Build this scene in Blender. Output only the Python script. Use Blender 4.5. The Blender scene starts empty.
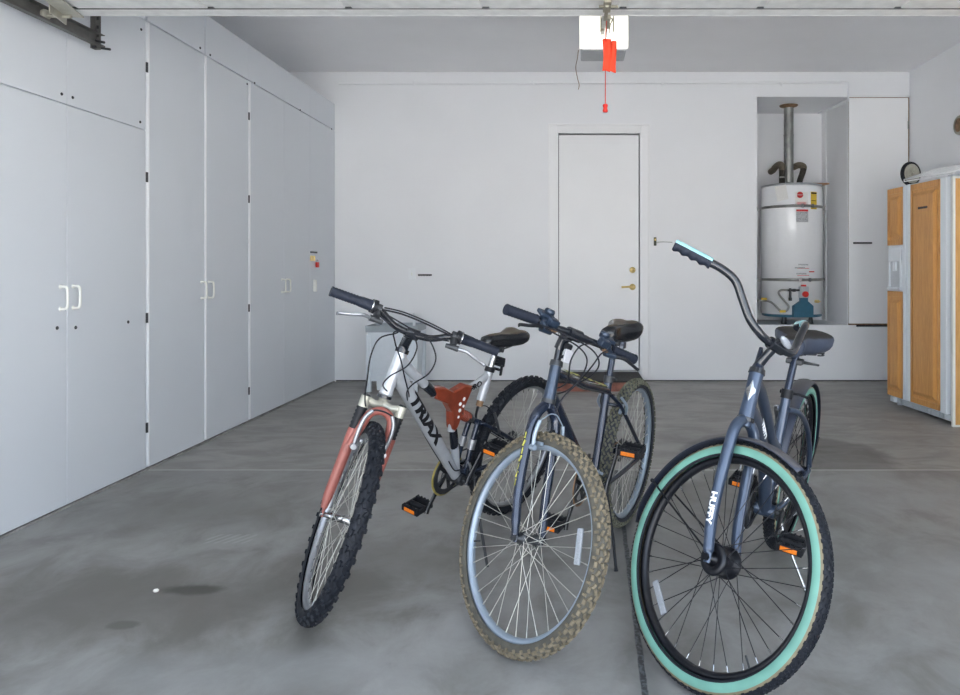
import bpy, bmesh, math, random
from mathutils import Vector, Matrix
random.seed(7)
PI = math.pi
SC = bpy.context.scene
COL = SC.collection

# ------------------------------------------------------------------ materials
def new_mat(name):
    m = bpy.data.materials.new(name); m.use_nodes = True
    nt = m.node_tree
    return m, nt, nt.nodes['Principled BSDF']
def N(nt, kind, **kw):
    n = nt.nodes.new(kind)
    for k, v in kw.items():
        if k in n.inputs: n.inputs[k].default_value = v
        else: setattr(n, k, v)
    return n
def math_n(nt, op, a, b=None, c=None, clamp=False):
    n = nt.nodes.new('ShaderNodeMath'); n.operation = op; n.use_clamp = clamp
    for i, v in enumerate((a, b, c)):
        if v is None: continue
        if isinstance(v, (int, float)): n.inputs[i].default_value = v
        else: nt.links.new(v, n.inputs[i])
    return n.outputs[0]
def mixc(nt, fac, a, b):
    n = nt.nodes.new('ShaderNodeMix'); n.data_type = 'RGBA'
    for sock, v in ((n.inputs[0], fac), (n.inputs[6], a), (n.inputs[7], b)):
        if isinstance(v, (int, float)): sock.default_value = v
        elif isinstance(v, tuple): sock.default_value = (*v, 1) if len(v) == 3 else v
        else: nt.links.new(v, sock)
    return n.outputs[2]
def ramp(nt, fac, stops):
    n = nt.nodes.new('ShaderNodeValToRGB'); nt.links.new(fac, n.inputs[0])
    el = n.color_ramp.elements
    while len(el) < len(stops): el.new(0.5)
    for e, (p, c) in zip(el, stops):
        e.position = p; e.color = (*c, 1) if isinstance(c, tuple) else (c, c, c, 1)
    return n.outputs[0]
def smooth(nt, v, a, b):
    n = nt.nodes.new('ShaderNodeMapRange'); n.interpolation_type = 'SMOOTHSTEP'
    nt.links.new(v, n.inputs[0]); n.inputs[1].default_value = a; n.inputs[2].default_value = b
    return n.outputs[0]
def simple(name, col, rough=.5, metal=0., var=.06, scale=30., bump=0., coat=0., emis=None, es=0., spec=None):
    m, nt, p = new_mat(name)
    tc = N(nt, 'ShaderNodeTexCoord'); no = N(nt, 'ShaderNodeTexNoise', Scale=scale, Detail=4.)
    nt.links.new(tc.outputs['Object'], no.inputs['Vector'])
    d = tuple(max(0, c * (1 - var)) for c in col); l = tuple(min(1, c * (1 + var)) for c in col)
    nt.links.new(ramp(nt, no.outputs[0], [(.3, d), (.7, l)]), p.inputs['Base Color'])
    p.inputs['Roughness'].default_value = rough; p.inputs['Metallic'].default_value = metal
    if coat: p.inputs['Coat Weight'].default_value = coat; p.inputs['Coat Roughness'].default_value = .12
    if spec is not None: p.inputs['Specular IOR Level'].default_value = spec
    if bump:
        b = N(nt, 'ShaderNodeBump', Strength=bump, Distance=.002); nt.links.new(no.outputs[0], b.inputs['Height']); nt.links.new(b.outputs[0], p.inputs['Normal'])
    if emis: p.inputs['Emission Color'].default_value = (*emis, 1); p.inputs['Emission Strength'].default_value = es
    return m
def dusty(name, col, dust, rough=.35, lo=.55, hi=.95, amt=.8, metal=0.):
    """colour with settled dust on faces that look up"""
    m, nt, p = new_mat(name)
    tc = N(nt, 'ShaderNodeTexCoord'); no = N(nt, 'ShaderNodeTexNoise', Scale=22., Detail=5.)
    nt.links.new(tc.outputs['Object'], no.inputs['Vector'])
    sx = N(nt, 'ShaderNodeSeparateXYZ'); nt.links.new(tc.outputs['Normal'], sx.inputs[0])
    v = math_n(nt, 'ADD', sx.outputs[2], math_n(nt, 'MULTIPLY', math_n(nt, 'SUBTRACT', no.outputs[0], .5), .35))
    f = math_n(nt, 'MULTIPLY', smooth(nt, v, lo, hi), amt)
    nt.links.new(mixc(nt, f, col, dust), p.inputs['Base Color'])
    nt.links.new(math_n(nt, 'MULTIPLY_ADD', f, .3, rough), p.inputs['Roughness'])
    p.inputs['Metallic'].default_value = metal
    return m
def wood(name, c1, c2, axis_scale=(6, 6, .7), rough=.35):
    m, nt, p = new_mat(name)
    tc = N(nt, 'ShaderNodeTexCoord'); mp = N(nt, 'ShaderNodeMapping'); mp.inputs['Scale'].default_value = axis_scale
    nt.links.new(tc.outputs['Object'], mp.inputs[0])
    no = N(nt, 'ShaderNodeTexNoise', Scale=9., Detail=8., Roughness=.65, Distortion=.6); nt.links.new(mp.outputs[0], no.inputs['Vector'])
    nt.links.new(ramp(nt, no.outputs[0], [(.3, c1), (.52, tuple((a + b) / 2 for a, b in zip(c1, c2))), (.72, c2)]), p.inputs['Base Color'])
    p.inputs['Roughness'].default_value = rough
    return m

M = {}
M['wall'] = simple('painted_wall', (.85, .86, .88), .42, var=.012, scale=2.2)
M['ceiling'] = simple('painted_ceiling', (.88, .88, .895), .75, var=.015, scale=3.)
M['cabinet'] = simple('painted_cabinet', (.69, .725, .77), .42, var=.012, scale=1.6)
M['stile'] = simple('white_paint_and_lit_edge', (.88, .90, .92), .35, var=.01)  # brighter white paints the light caught by cabinet door edges; also plain white parts
M['door'] = simple('door_paint', (.89, .895, .905), .36, var=.01, scale=3.)
M['dark_gap'] = simple('dark_gap', (.03, .03, .03), .8)
M['cream_plastic'] = simple('cream_plastic', (.82, .83, .78), .35, var=.02)
M['brass'] = simple('brass', (.75, .58, .25), .28, .9, var=.06)
M['steel'] = simple('galvanised_steel', (.34, .345, .33), .42, .75, var=.18, scale=14.)
M['track_steel'] = simple('weathered_track_steel', (.13, .13, .125), .5, .5, var=.25, scale=16.)
M['trolley_metal'] = simple('trolley_metal', (.30, .28, .22), .5, .4, var=.2)
M['dark_steel'] = simple('dark_steel', (.05, .053, .058), .45, .5, var=.2)
M['chrome'] = simple('chrome', (.40, .405, .41), .18, .95, var=.05)
M['alu'] = simple('brushed_aluminium', (.30, .31, .33), .32, .7, var=.07)
M['dull_alu'] = simple('dull_aluminium', (.30, .36, .43), .38, .45, var=.08, scale=12.)
M['black'] = simple('black_paint', (.008, .010, .015), .25, var=.2, coat=.4)
M['black_plastic'] = simple('black_plastic', (.012, .013, .016), .45, var=.2, spec=.22)
M['grip_rubber'] = simple('grip_rubber', (.016, .020, .032), .55, var=.2, scale=80., bump=.4, spec=.22)
M['cable'] = simple('black_cable', (.010, .011, .016), .35, spec=.22)
M['silver_frame'] = simple('silver_frame_paint', (.45, .47, .50), .32, .3, var=.06, coat=.2)
M['red_frame'] = simple('burnt_red_paint', (.235, .040, .017), .33, .2, var=.2, coat=.4)
M['pink_fork'] = simple('faded_red_fork_paint', (.27, .085, .068), .38, .1, var=.16, scale=26.)
M['cream_crown'] = simple('cream_fork_crown', (.40, .39, .33), .35, .3, var=.08)
M['yellow'] = simple('yellow_guard', (.36, .29, .07), .45, var=.15)
M['reflector_orange'] = simple('orange_reflector', (.85, .22, .02), .25, var=.12, scale=200., emis=None)
M['reflector_white'] = simple('clear_reflector', (.32, .34, .37), .18, .2, var=.12, scale=240., bump=.8)
M['navy'] = simple('dark_navy_paint', (.012, .020, .042), .2, .35, var=.25, scale=20., coat=.6)
M['blue_grey'] = simple('slate_blue_paint', (.038, .058, .098), .3, .4, var=.08, coat=.5)
M['blue_lug'] = simple('worn_blue_paint', (.028, .044, .074), .3, .4, var=.2, coat=.5)
M['mint'] = simple('mint_rubber', (.135, .315, .255), .55, var=.1, scale=15.)
M['mint_grip'] = simple('mint_grip', (.28, .52, .55), .35, var=.04)
M['tan'] = simple('tan_sidewall', (.17, .14, .085), .6, var=.15)
M['spoke_steel'] = simple('stainless_spokes', (.52, .52, .48), .3, .6, var=.08)
M['tire_black'] = simple('black_tire_rubber', (.012, .014, .019), .6, var=.3, scale=60., spec=.22)
M['tire_grey'] = simple('grey_black_tire_rubber', (.04, .043, .052), .62, var=.3, scale=60., spec=.22)
M['tire_side_dirty'] = simple('dusty_tire_sidewall', (.075, .070, .056), .8, var=.3, scale=34.)
M['tire_mud'] = simple('dried_mud_on_tread', (.155, .128, .086), .85, var=.3, scale=50.)
M['tire_mud_rear'] = simple('greenish_dusty_tread', (.13, .13, .095), .85, var=.3, scale=50.)
M['saddle'] = dusty('black_vinyl_saddle', (.009, .010, .013), (.12, .085, .047), .2, .84, 1.0, .7)
M['saddle_grey'] = dusty('slate_vinyl_saddle', (.034, .044, .070), (.018, .015, .011), .45, .45, .8, .95)
M['fender_blue'] = dusty('slate_fender_paint', (.025, .032, .055), (.10, .092, .085), .4, .6, 1., .6)
M['white_tag'] = simple('white_tag', (.42, .42, .45), .5, var=.03)
M['white_enamel'] = simple('white_enamel', (.90, .91, .925), .22, var=.01, coat=.4)
M['blue_cover'] = simple('teal_burner_cover', (.03, .135, .21), .4, var=.08)
M['red_plastic'] = simple('red_plastic', (.70, .03, .02), .35, var=.1)
M['red_cloth'] = simple('red_cloth', (.88, .07, .025), .7, var=.12, scale=60., bump=.5)
M['foam'] = simple('dark_foam_insulation', (.032, .028, .022), .8, var=.3, scale=60., bump=.6)
M['foam_brown'] = simple('brown_foam_insulation', (.15, .125, .09), .75, var=.25, scale=50., bump=.6)
M['rusty'] = simple('rusty_brown_metal', (.22, .13, .07), .6, .2, var=.4, scale=30.)
M['board'] = wood('raw_board', (.33, .17, .08), (.50, .30, .16), (2, 8, 8), .6)
M['oak'] = wood('honey_oak', (.56, .26, .07), (.74, .39, .12), (9, 9, .8), .32)
M['oak_side'] = wood('honey_oak_veneer', (.54, .27, .08), (.74, .42, .15), (5, 5, .6), .35)
M['fridge_white'] = simple('fridge_white', (.76, .81, .86), .28, var=.01, coat=.3)
M['fridge_grey'] = simple('fridge_grey', (.50, .54, .58), .35, var=.03)
M['yellow_label'] = simple('yellow_label', (.80, .55, .05), .5, var=.05)
M['paper'] = simple('paper_label', (.80, .79, .76), .6, var=.05, scale=120.)
M['ink_red'] = simple('red_ink', (.65, .03, .03), .5)
M['ink_black'] = simple('black_ink', (.010, .010, .012), .6, spec=.2)
M['ink_grey'] = simple('grey_ink', (.50, .51, .53), .6, var=.5, scale=160.)
M['white_ink'] = simple('white_decal', (.85, .87, .88), .4)
M['yellow_decal'] = simple('worn_yellow_decal', (.42, .40, .08), .45, var=.6, scale=90.)
M['lamp'] = simple('lit_lamp_lens', (.9, .88, .8), .4, emis=(1., .96, .84), es=.62)
M['opener_grey'] = simple('opener_grey_metal', (.42, .44, .46), .45, .2, var=.05)
M['strut'] = simple('scuffed_white_metal', (.70, .71, .70), .4, .1, var=.12, scale=18.)
M['mat_black'] = simple('black_rubber_tread', (.02, .018, .018), .6, var=.3)
M['brick'] = simple('reddish_brown_riser', (.26, .10, .07), .7, var=.35, scale=25.)
M['tub'] = simple('white_plastic_tub', (.70, .75, .80), .35, var=.02)
M['tub_grey'] = simple('grey_plastic_rim', (.36, .40, .43), .4, var=.04)
M['stone'] = simple('chalk_white_stone', (.75, .74, .68), .8)
M['dark_green'] = simple('dark_olive_plastic', (.05, .055, .035), .5)
M['rim_black'] = simple('black_rim', (.010, .011, .015), .3, .3, var=.2)
M['curb'] = simple('concrete_curb', (.30, .295, .28), .85, var=.25, scale=12.)
M['driveway'] = simple('driveway_concrete', (.50, .49, .47), .85, var=.1, scale=3.)

def floor_mat():
    m, nt, p = new_mat('stained_concrete_floor')
    tc = N(nt, 'ShaderNodeTexCoord'); o = tc.outputs['Object']
    sx = N(nt, 'ShaderNodeSeparateXYZ'); nt.links.new(o, sx.inputs[0]); X, Y = sx.outputs[0], sx.outputs[1]
    def noise(scale, detail=6., rough=.6, dist=0., sc=(1, 1, 1), loc=(0, 0, 0)):
        mp = N(nt, 'ShaderNodeMapping'); mp.inputs['Scale'].default_value = sc; mp.inputs['Location'].default_value = loc
        nt.links.new(o, mp.inputs[0])
        n = N(nt, 'ShaderNodeTexNoise', Scale=scale, Detail=detail, Roughness=rough, Distortion=dist)
        nt.links.new(mp.outputs[0], n.inputs['Vector']); return n.outputs[0]
    big = noise(.9, 5., .55, .8); mid = noise(4.5, 8., .65, .4, (1, .8, 1)); streak = noise(3.2, 8., .66, .9, (.8, 1.7, 1), (3, 1, 0)); fine = noise(60., 4., .7)
    base = ramp(nt, big, [(.28, (.180, .174, .162)), (.5, (.238, .232, .220)), (.72, (.290, .285, .274))])
    base = mixc(nt, math_n(nt, 'MULTIPLY', smooth(nt, mid, .42, .68), .55), base, (.36, .358, .35))
    base = mixc(nt, math_n(nt, 'MULTIPLY', smooth(nt, mid, .50, .30), .6), base, (.13, .123, .11))
    base = mixc(nt, math_n(nt, 'MULTIPLY', smooth(nt, fine, .62, .75), .16), base, (.33, .33, .32))
    far = smooth(nt, Y, 4.00, 4.03)
    farc = mixc(nt, smooth(nt, streak, .36, .66), (.255, .245, .227), (.375, .362, .34))
    base = mixc(nt, math_n(nt, 'MULTIPLY', far, .8), base, farc)
    def blob(cx, cy, rx, ry, soft=.5, edge=.35):
        dx = math_n(nt, 'DIVIDE', math_n(nt, 'SUBTRACT', X, cx), rx); dy = math_n(nt, 'DIVIDE', math_n(nt, 'SUBTRACT', Y, cy), ry)
        d = math_n(nt, 'SQRT', math_n(nt, 'ADD', math_n(nt, 'MULTIPLY', dx, dx), math_n(nt, 'MULTIPLY', dy, dy)))
        d = math_n(nt, 'ADD', d, math_n(nt, 'MULTIPLY', math_n(nt, 'SUBTRACT', mid, .5), edge * 4))
        return smooth(nt, d, 1 + soft * .5, 1 - soft * .5)
    for cx, cy, rx, ry, soft, amt, col in ((-1.43, 2.42, .62, .30, 1.2, .62, (.10, .090, .074)), (-.75, 2.75, .5, .22, 1.2, .4, (.11, .10, .088)), (-1.75, 3.35, .5, .3, 1.3, .4, (.115, .108, .096)), (.9, 3.5, .6, .3, 1.2, .35, (.12, .115, .105)), (1.6, 2.6, .5, .3, 1.2, .3, (.26, .26, .255)), (-1.34, 2.51, .11, .04, .7, .8, (.05, .045, .035)),
            (-1.43, 2.26, .055, .03, .5, .6, (.075, .068, .055)), (-.85, 2.45, .35, .16, 1.2, .35, (.12, .11, .095)),
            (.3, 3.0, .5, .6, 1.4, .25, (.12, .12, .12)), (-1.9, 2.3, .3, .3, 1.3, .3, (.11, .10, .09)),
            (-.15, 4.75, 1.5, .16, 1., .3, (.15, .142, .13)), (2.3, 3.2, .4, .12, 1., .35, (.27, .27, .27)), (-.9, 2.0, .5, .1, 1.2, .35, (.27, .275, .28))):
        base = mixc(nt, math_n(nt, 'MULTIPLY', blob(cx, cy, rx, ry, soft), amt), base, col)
    st_ = math_n(nt, 'MULTIPLY', blob(1.28, 4.32, .62, .62, .16, .10), far)
    base = mixc(nt, math_n(nt, 'MULTIPLY', st_, .8), base, mixc(nt, smooth(nt, streak, .36, .66), (.125, .118, .108), (.165, .157, .145)))
    # pale transverse joint and dark longitudinal joint
    w = math_n(nt, 'MULTIPLY', math_n(nt, 'SUBTRACT', mid, .5), .012)
    jl = smooth(nt, math_n(nt, 'ABSOLUTE', math_n(nt, 'ADD', math_n(nt, 'SUBTRACT', Y, 4.012), w)), .012, .005)
    base = mixc(nt, math_n(nt, 'MULTIPLY', jl, .72), base, (.55, .55, .53))
    xl = math_n(nt, 'ADD', math_n(nt, 'SUBTRACT', X, math_n(nt, 'MULTIPLY_ADD', Y, .025, .145)), math_n(nt, 'MULTIPLY', math_n(nt, 'SUBTRACT', noise(9., 3.), .5), .012))
    near = smooth(nt, Y, 4.02, 4.0)
    ax = math_n(nt, 'ABSOLUTE', xl)
    halo = math_n(nt, 'MULTIPLY', smooth(nt, ax, .09, .0), near)
    base = mixc(nt, math_n(nt, 'MULTIPLY', halo, .4), base, (.09, .09, .09))
    jd = math_n(nt, 'MULTIPLY', smooth(nt, ax, .0115, .0065), near)
    base = mixc(nt, math_n(nt, 'MULTIPLY', jd, .9), base, ramp(nt, noise(70., 3.), [(.45, (.018, .02, .022)), (.62, (.10, .11, .12))]))
    # pale hatched scuff
    hx = math_n(nt, 'MULTIPLY_ADD', Y, -.62, X)
    hm = math_n(nt, 'MULTIPLY', smooth(nt, math_n(nt, 'ABSOLUTE', math_n(nt, 'SUBTRACT', Y, 2.985)), .055, .045), smooth(nt, math_n(nt, 'ABSOLUTE', math_n(nt, 'SUBTRACT', X, -1.44)), .10, .09))
    hs = smooth(nt, math_n(nt, 'SINE', math_n(nt, 'MULTIPLY', hx, 165.)), -.1, .5)
    base = mixc(nt, math_n(nt, 'MULTIPLY', math_n(nt, 'MULTIPLY', hm, hs), .45), base, (.38, .38, .37))
    nt.links.new(base, p.inputs['Base Color'])
    nt.links.new(ramp(nt, mid, [(.3, .42), (.7, .62)]), p.inputs['Roughness'])
    b = N(nt, 'ShaderNodeBump', Strength=.25, Distance=.004)
    nt.links.new(math_n(nt, 'SUBTRACT', math_n(nt, 'MULTIPLY', fine, .3), jd), b.inputs['Height']); nt.links.new(b.outputs[0], p.inputs['Normal'])
    return m
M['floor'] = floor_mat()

# ------------------------------------------------------------------ mesh building
class MB:
    def __init__(s): s.V = []; s.F = []; s.S = []; s.I = []
    def add(s, vs, fs, smooth=False, mi=0):
        o = len(s.V); s.V += [Vector(v) for v in vs]
        for f in fs: s.F.append([i + o for i in f]); s.S.append(smooth); s.I.append(mi)
        return s
    def box(s, c, size, rot=None, bev=0., mi=0):
        hx, hy, hz = (v / 2 for v in size); c = Vector(c); R = rot or Matrix.Identity(3)
        if bev <= 0:
            vs = [c + R @ Vector((x * hx, y * hy, z * hz)) for z in (-1, 1) for y in (-1, 1) for x in (-1, 1)]
            return s.add(vs, [(0, 2, 3, 1), (4, 5, 7, 6), (0, 1, 5, 4), (2, 6, 7, 3), (0, 4, 6, 2), (1, 3, 7, 5)], False, mi)
        bm = bmesh.new(); bmesh.ops.create_cube(bm, size=1.)
        for v in bm.verts: v.co = Vector((v.co.x * 2 * hx, v.co.y * 2 * hy, v.co.z * 2 * hz))
        bmesh.ops.bevel(bm, geom=bm.edges[:], offset=min(bev, .45 * min(size)), segments=2, affect='EDGES', profile=.6)
        bm.verts.index_update()
        s.add([c + R @ v.co for v in bm.verts], [[v.index for v in f.verts] for f in bm.faces], False, mi); bm.free(); return s
    def bx(s, x0, x1, y0, y1, z0, z1, bev=0., mi=0):
        return s.box(((x0 + x1) / 2, (y0 + y1) / 2, (z0 + z1) / 2), (abs(x1 - x0), abs(y1 - y0), abs(z1 - z0)), None, bev, mi)
    def tube(s, pts, r, seg=12, caps=True, closed=False, mi=0, flat=None, up=None):
        P = [Vector(p) for p in pts]; n = len(P)
        R = r if isinstance(r, (list, tuple)) else [r] * n
        T = []
        for i in range(n):
            a = P[(i - 1) % n] if (i > 0 or closed) else P[0]; b = P[(i + 1) % n] if (i < n - 1 or closed) else P[-1]
            t = (b - a); T.append(t.normalized() if t.length > 1e-9 else Vector((0, 0, 1)))
        u = Vector(up) if up else (Vector((0, 0, 1)) if abs(T[0].z) < .9 else Vector((1, 0, 0)))
        rows = []
        for i in range(n):
            u = (u - T[i] * u.dot(T[i])); u = u.normalized() if u.length > 1e-6 else T[i].orthogonal().normalized()
            w = T[i].cross(u); fl = flat if flat else 1.
            rows.append([P[i] + (u * math.cos(2 * PI * k / seg) + w * math.sin(2 * PI * k / seg) * fl) * R[i] for k in range(seg)])
        vs = [v for row in rows for v in row]; fs = []
        for i in range(n if closed else n - 1):
            j = (i + 1) % n
            for k in range(seg):
                l = (k + 1) % seg; fs.append((i * seg + k, i * seg + l, j * seg + l, j * seg + k))
        s.add(vs, fs, True, mi)
        if caps and not closed:
            s.add(rows[0], [tuple(range(seg))[::-1]], False, mi); s.add(rows[-1], [tuple(range(seg))], False, mi)
        return s
    def cyl(s, a, b, r, seg=16, mi=0): return s.tube([a, b], r, seg, True, False, mi)
    def lathe(s, prof, c=(0, 0, 0), axis='Y', seg=48, closed=False, smooth=True, mi=0, caps=False):
        """prof: (radius, along)"""
        c = Vector(c); vs = []
        for k in range(seg):
            a = 2 * PI * k / seg; ca, sa = math.cos(a), math.sin(a)
            for r, h in prof:
                v = {'Y': (r * ca, h, r * sa), 'Z': (r * ca, r * sa, h), 'X': (h, r * ca, r * sa)}[axis]
                vs.append(c + Vector(v))
        n = len(prof); fs = []
        for k in range(seg):
            l = (k + 1) % seg
            for i in range(n if closed else n - 1):
                j = (i + 1) % n; fs.append((k * n + i, k * n + j, l * n + j, l * n + i))
        return s.add(vs, fs, smooth, mi)
    def ball(s, c, r, seg=12, sz=(1, 1, 1), mi=0):
        c = Vector(c); vs = []; fs = []; rings = seg // 2
        for i in range(rings + 1):
            th = PI * i / rings
            for k in range(seg):
                a = 2 * PI * k / seg; vs.append(c + Vector((r * sz[0] * math.sin(th) * math.cos(a), r * sz[1] * math.sin(th) * math.sin(a), r * sz[2] * math.cos(th))))
        for i in range(rings):
            for k in range(seg):
                l = (k + 1) % seg; fs.append((i * seg + k, (i + 1) * seg + k, (i + 1) * seg + l, i * seg + l))
        return s.add(vs, fs, True, mi)
    def mesh(s, name, mats, xf=None):
        me = bpy.data.meshes.new(name)
        vs = [xf @ v for v in s.V] if xf is not None else s.V
        me.from_pydata([tuple(v) for v in vs], [], s.F)
        for m in (mats if isinstance(mats, (list, tuple)) else [mats]): me.materials.append(M[m])
        me.polygons.foreach_set('use_smooth', s.S); me.polygons.foreach_set('material_index', s.I)
        bm = bmesh.new(); bm.from_mesh(me); bmesh.ops.remove_doubles(bm, verts=bm.verts, dist=1e-6) if len(s.V) < 3 else None
        bmesh.ops.recalc_face_normals(bm, faces=bm.faces); bm.to_mesh(me); bm.free(); me.update()
        return me
    def build(s, name, mats, parent=None, xf=None, mw=None):
        return link(name, s.mesh(name, mats, xf), parent, mw)
def link(name, me, parent=None, ml=None):
    o = bpy.data.objects.new(name, me); COL.objects.link(o)
    if parent: o.parent = parent
    if ml is not None: o.matrix_local = ml
    return o
def empty(name, loc=(0, 0, 0), rz=0., mat=None):
    o = bpy.data.objects.new(name, None); COL.objects.link(o); o.empty_display_size = .1
    if mat is not None: o.matrix_world = mat
    else: o.location = loc; o.rotation_euler = (0, 0, rz)
    return o
def tag(o, label, cat, group=None):
    o['label'] = label; o['category'] = cat
    if group: o['group'] = group
    return o
def struct(name, mb, mat, label=None):
    o = mb.build(name, mat); o['kind'] = 'structure'
    if label: o['label'] = label
    return o
def cat(pts, n=8, closed=False):
    P = [Vector(p) for p in pts]; out = []; m = len(P)
    for i in range(m - 1):
        p0 = P[max(i - 1, 0)]; p1 = P[i]; p2 = P[i + 1]; p3 = P[min(i + 2, m - 1)]
        for k in range(n):
            t = k / n
            out.append(.5 * ((2 * p1) + (p2 - p0) * t + (2 * p0 - 5 * p1 + 4 * p2 - p3) * t * t + (3 * p1 - p0 - 3 * p2 + p3) * t ** 3))
    out.append(P[-1]); return out
def text_obj(name, body, size, origin, xdir, normal, mat, parent, depth=.0006, xf=None, width=1., bend=None, align='CENTER', bold=0.):
    """lettering as a thin mesh lying on a surface; bend=(radius) wraps it round a tube along xdir"""
    cu = bpy.data.curves.new(name, 'FONT'); cu.body = body; cu.size = size; cu.align_x = align; cu.align_y = 'CENTER'; cu.extrude = depth; cu.offset = bold; cu.resolution_u = 3
    tmp = bpy.data.objects.new(name + '_src', cu); COL.objects.link(tmp)
    bpy.context.view_layer.update()
    me = bpy.data.meshes.new_from_object(tmp.evaluated_get(bpy.context.evaluated_depsgraph_get()))
    bpy.data.objects.remove(tmp); bpy.data.curves.remove(cu)
    if bend:
        bm = bmesh.new(); bm.from_mesh(me); bmesh.ops.triangulate(bm, faces=bm.faces)
        for _ in range(5):
            es = [e for e in bm.edges if abs(e.verts[0].co.y - e.verts[1].co.y) > bend * .28]
            if not es: break
            bmesh.ops.subdivide_edges(bm, edges=es, cuts=1); bmesh.ops.triangulate(bm, faces=bm.faces)
        bm.to_mesh(me); bm.free()
    X = Vector(xdir).normalized(); Z = Vector(normal).normalized(); Z = (Z - X * Z.dot(X)).normalized(); Y = Z.cross(X); o = Vector(origin)
    for v in me.vertices:
        x, y, z = v.co.x * width, v.co.y, v.co.z
        if bend: a = y / bend; p = o + X * x + Y * (math.sin(a) * (bend + z)) + Z * (math.cos(a) * (bend + z) - bend)
        else: p = o + X * x + Y * y + Z * z
        v.co = xf @ p if xf is not None else p
    me.materials.clear(); me.materials.append(M[mat]); me.name = name
    return link(name, me, parent)
SKY = 1.9; EXPO = 1.38; SUNE = 22.
# ------------------------------------------------------------------ room (camera at x 0, y 0; back wall at y 7.17)
YB = 7.17; XR = 3.40; XL = -3.02; ZC = 3.13; XC = -2.404; YF = .70
b = MB(); b.bx(XL - .15, XR + .15, YF, 8.1, -.12, 0.); struct('floor', b, 'floor')
b = MB(); b.bx(-9, 9, -9, YF, -.14, -.015); struct('driveway', b, 'driveway')
b = MB(); b.bx(XL - .1, XR + .1, YF, YB + .1, ZC, ZC + .1); struct('ceiling', b, 'ceiling')
b = MB(); b.bx(XL - .12, XL, YF, YB, 0, ZC); struct('wall_left', b, 'wall')
b = MB(); b.bx(XR, XR + .12, YF, 8.0, 0, ZC); struct('wall_right', b, 'wall')
b = MB(); b.bx(XL - .12, -2.24, YF - .12, YF, 0, 3.3); b.bx(2.64, XR + .12, YF - .12, YF, 0, 3.3); b.bx(-2.24, 2.64, YF - .12, YF, 2.20, 3.3)
struct('wall_front', b, 'wall')
DX0, DX1, DZ0, DZ1 = -.152, .678, .105, 2.514           # door opening
AX0, AX1, AZ0, AZ1, AYB = 1.859, 2.778, .574, 2.877, 7.93    # heater alcove
b = MB()
b.bx(XL, DX0, YB, YB + .12, 0, ZC); b.bx(DX0, DX1, YB, YB + .12, DZ1, ZC); b.bx(DX0, DX1, YB, YB + .12, 0, DZ0)
b.bx(DX1, AX0, YB, YB + .12, 0, ZC); b.bx(AX0, XR, YB, YB + .12, AZ1, ZC); b.bx(AX0, XR, YB, YB + .12, 0, AZ0)
b.bx(AX0 - .03, AX0, YB + .12, AYB, 0, ZC); b.bx(AX1, AX1 + .02, YB + .025, AYB, AZ0, AZ1)
b.bx(AX0 - .03, XR, AYB, AYB + .1, 0, ZC); b.bx(AX0, XR, YB + .12, AYB, AZ1, AZ1 + .1); b.bx(AX0, XR, YB + .12, AYB, AZ0 - .1, AZ0)
struct('wall_back', b, 'wall')
b = MB(); b.bx(DX0 - .02, DX1 + .02, YB + .12, YB + .14, DZ0, DZ1); struct('trim_5', b, 'dark_gap')
# alcove trims: thin vertical strip at the back corner, screws in the side panel
b = MB(); b.bx(AX1 - .014, AX1 - .003, AYB - .16, AYB - .14, AZ0, AZ1 - .02); struct('trim_4', b, 'stile')
b = MB(); b.bx(AX1 - .004, AX1 + .002, YB + .005, YB + .03, AZ0, AZ1); struct('trim_3', b, 'stile')
# baseboards: low concrete curb with a dark seam over it
b = MB(); b.bx(-2.39, DX0 - .03, YB - .012, YB, 0, .009); b.bx(.66, XR, YB - .012, YB, 0, .009); struct('baseboard_back', b, 'curb')
b = MB(); b.bx(-2.39, DX0 - .03, YB - .006, YB, .009, .019); b.bx(.66, XR, YB - .006, YB, .009, .019); struct('trim_6', b, 'dark_gap')
# ceiling-line moulding band
# door with casing
b = MB()
b.bx(DX0 - .085, DX0 - .012, YB - .014, YB, .03, DZ1 + .075, .004); b.bx(DX1 + .012, DX1 + .085, YB - .014, YB, .03, DZ1 + .075, .004); b.bx(DX0 - .012, DX1 + .012, YB - .014, YB, DZ1 + .012, DZ1 + .075, .004)
b.bx(DX0 - .10, DX0 - .085, YB - .02, YB, .03, DZ1 + .09, .003); b.bx(DX1 + .085, DX1 + .10, YB - .02, YB, .03, DZ1 + .09, .003); b.bx(DX0 - .10, DX1 + .10, YB - .02, YB, DZ1 + .075, DZ1 + .09, .003)
b.bx(DX0 - .012, DX0 + .004, YB - .008, YB + .02, DZ0, DZ1 + .012); b.bx(DX1 - .002, DX1 + .012, YB - .008, YB + .02, DZ0, DZ1 + .012); b.bx(DX0, DX1, YB - .008, YB + .02, DZ1 - .004, DZ1 + .012)
struct('trim_1', b, 'door')
b = MB(); b.bx(DX0 + .010, DX1 - .012, YB + .025, YB + .065, DZ0 + .01, DZ1 - .016, .002); dr = struct('door_1', b, 'door')
def knob_plate(c, r):
    m = MB(); m.lathe([(0, -.012), (r * .55, -.012), (r * .8, -.009), (r, -.003), (r, .0)], c, 'Y', 24); return m
kx = DX1 - .075
m = knob_plate((kx, YB + .025, 1.13), .031); m.lathe([(0, -.02), (.012, -.02), (.012, -.01)], (kx, YB + .02, 1.13), 'Y', 16); m.build('deadbolt', 'brass', dr)
m = knob_plate((kx, YB + .025, .958), .032); m.cyl((kx, YB + .015, .958), (kx, YB - .035, .958), .011)
m.tube(cat([(kx + .004, YB - .033, .958), (kx - .03, YB - .037, .961), (kx - .07, YB - .034, .960), (kx - .115, YB - .03, .957)]), [.010] * 25, 10); m.build('door_lever', 'brass', dr)
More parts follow.
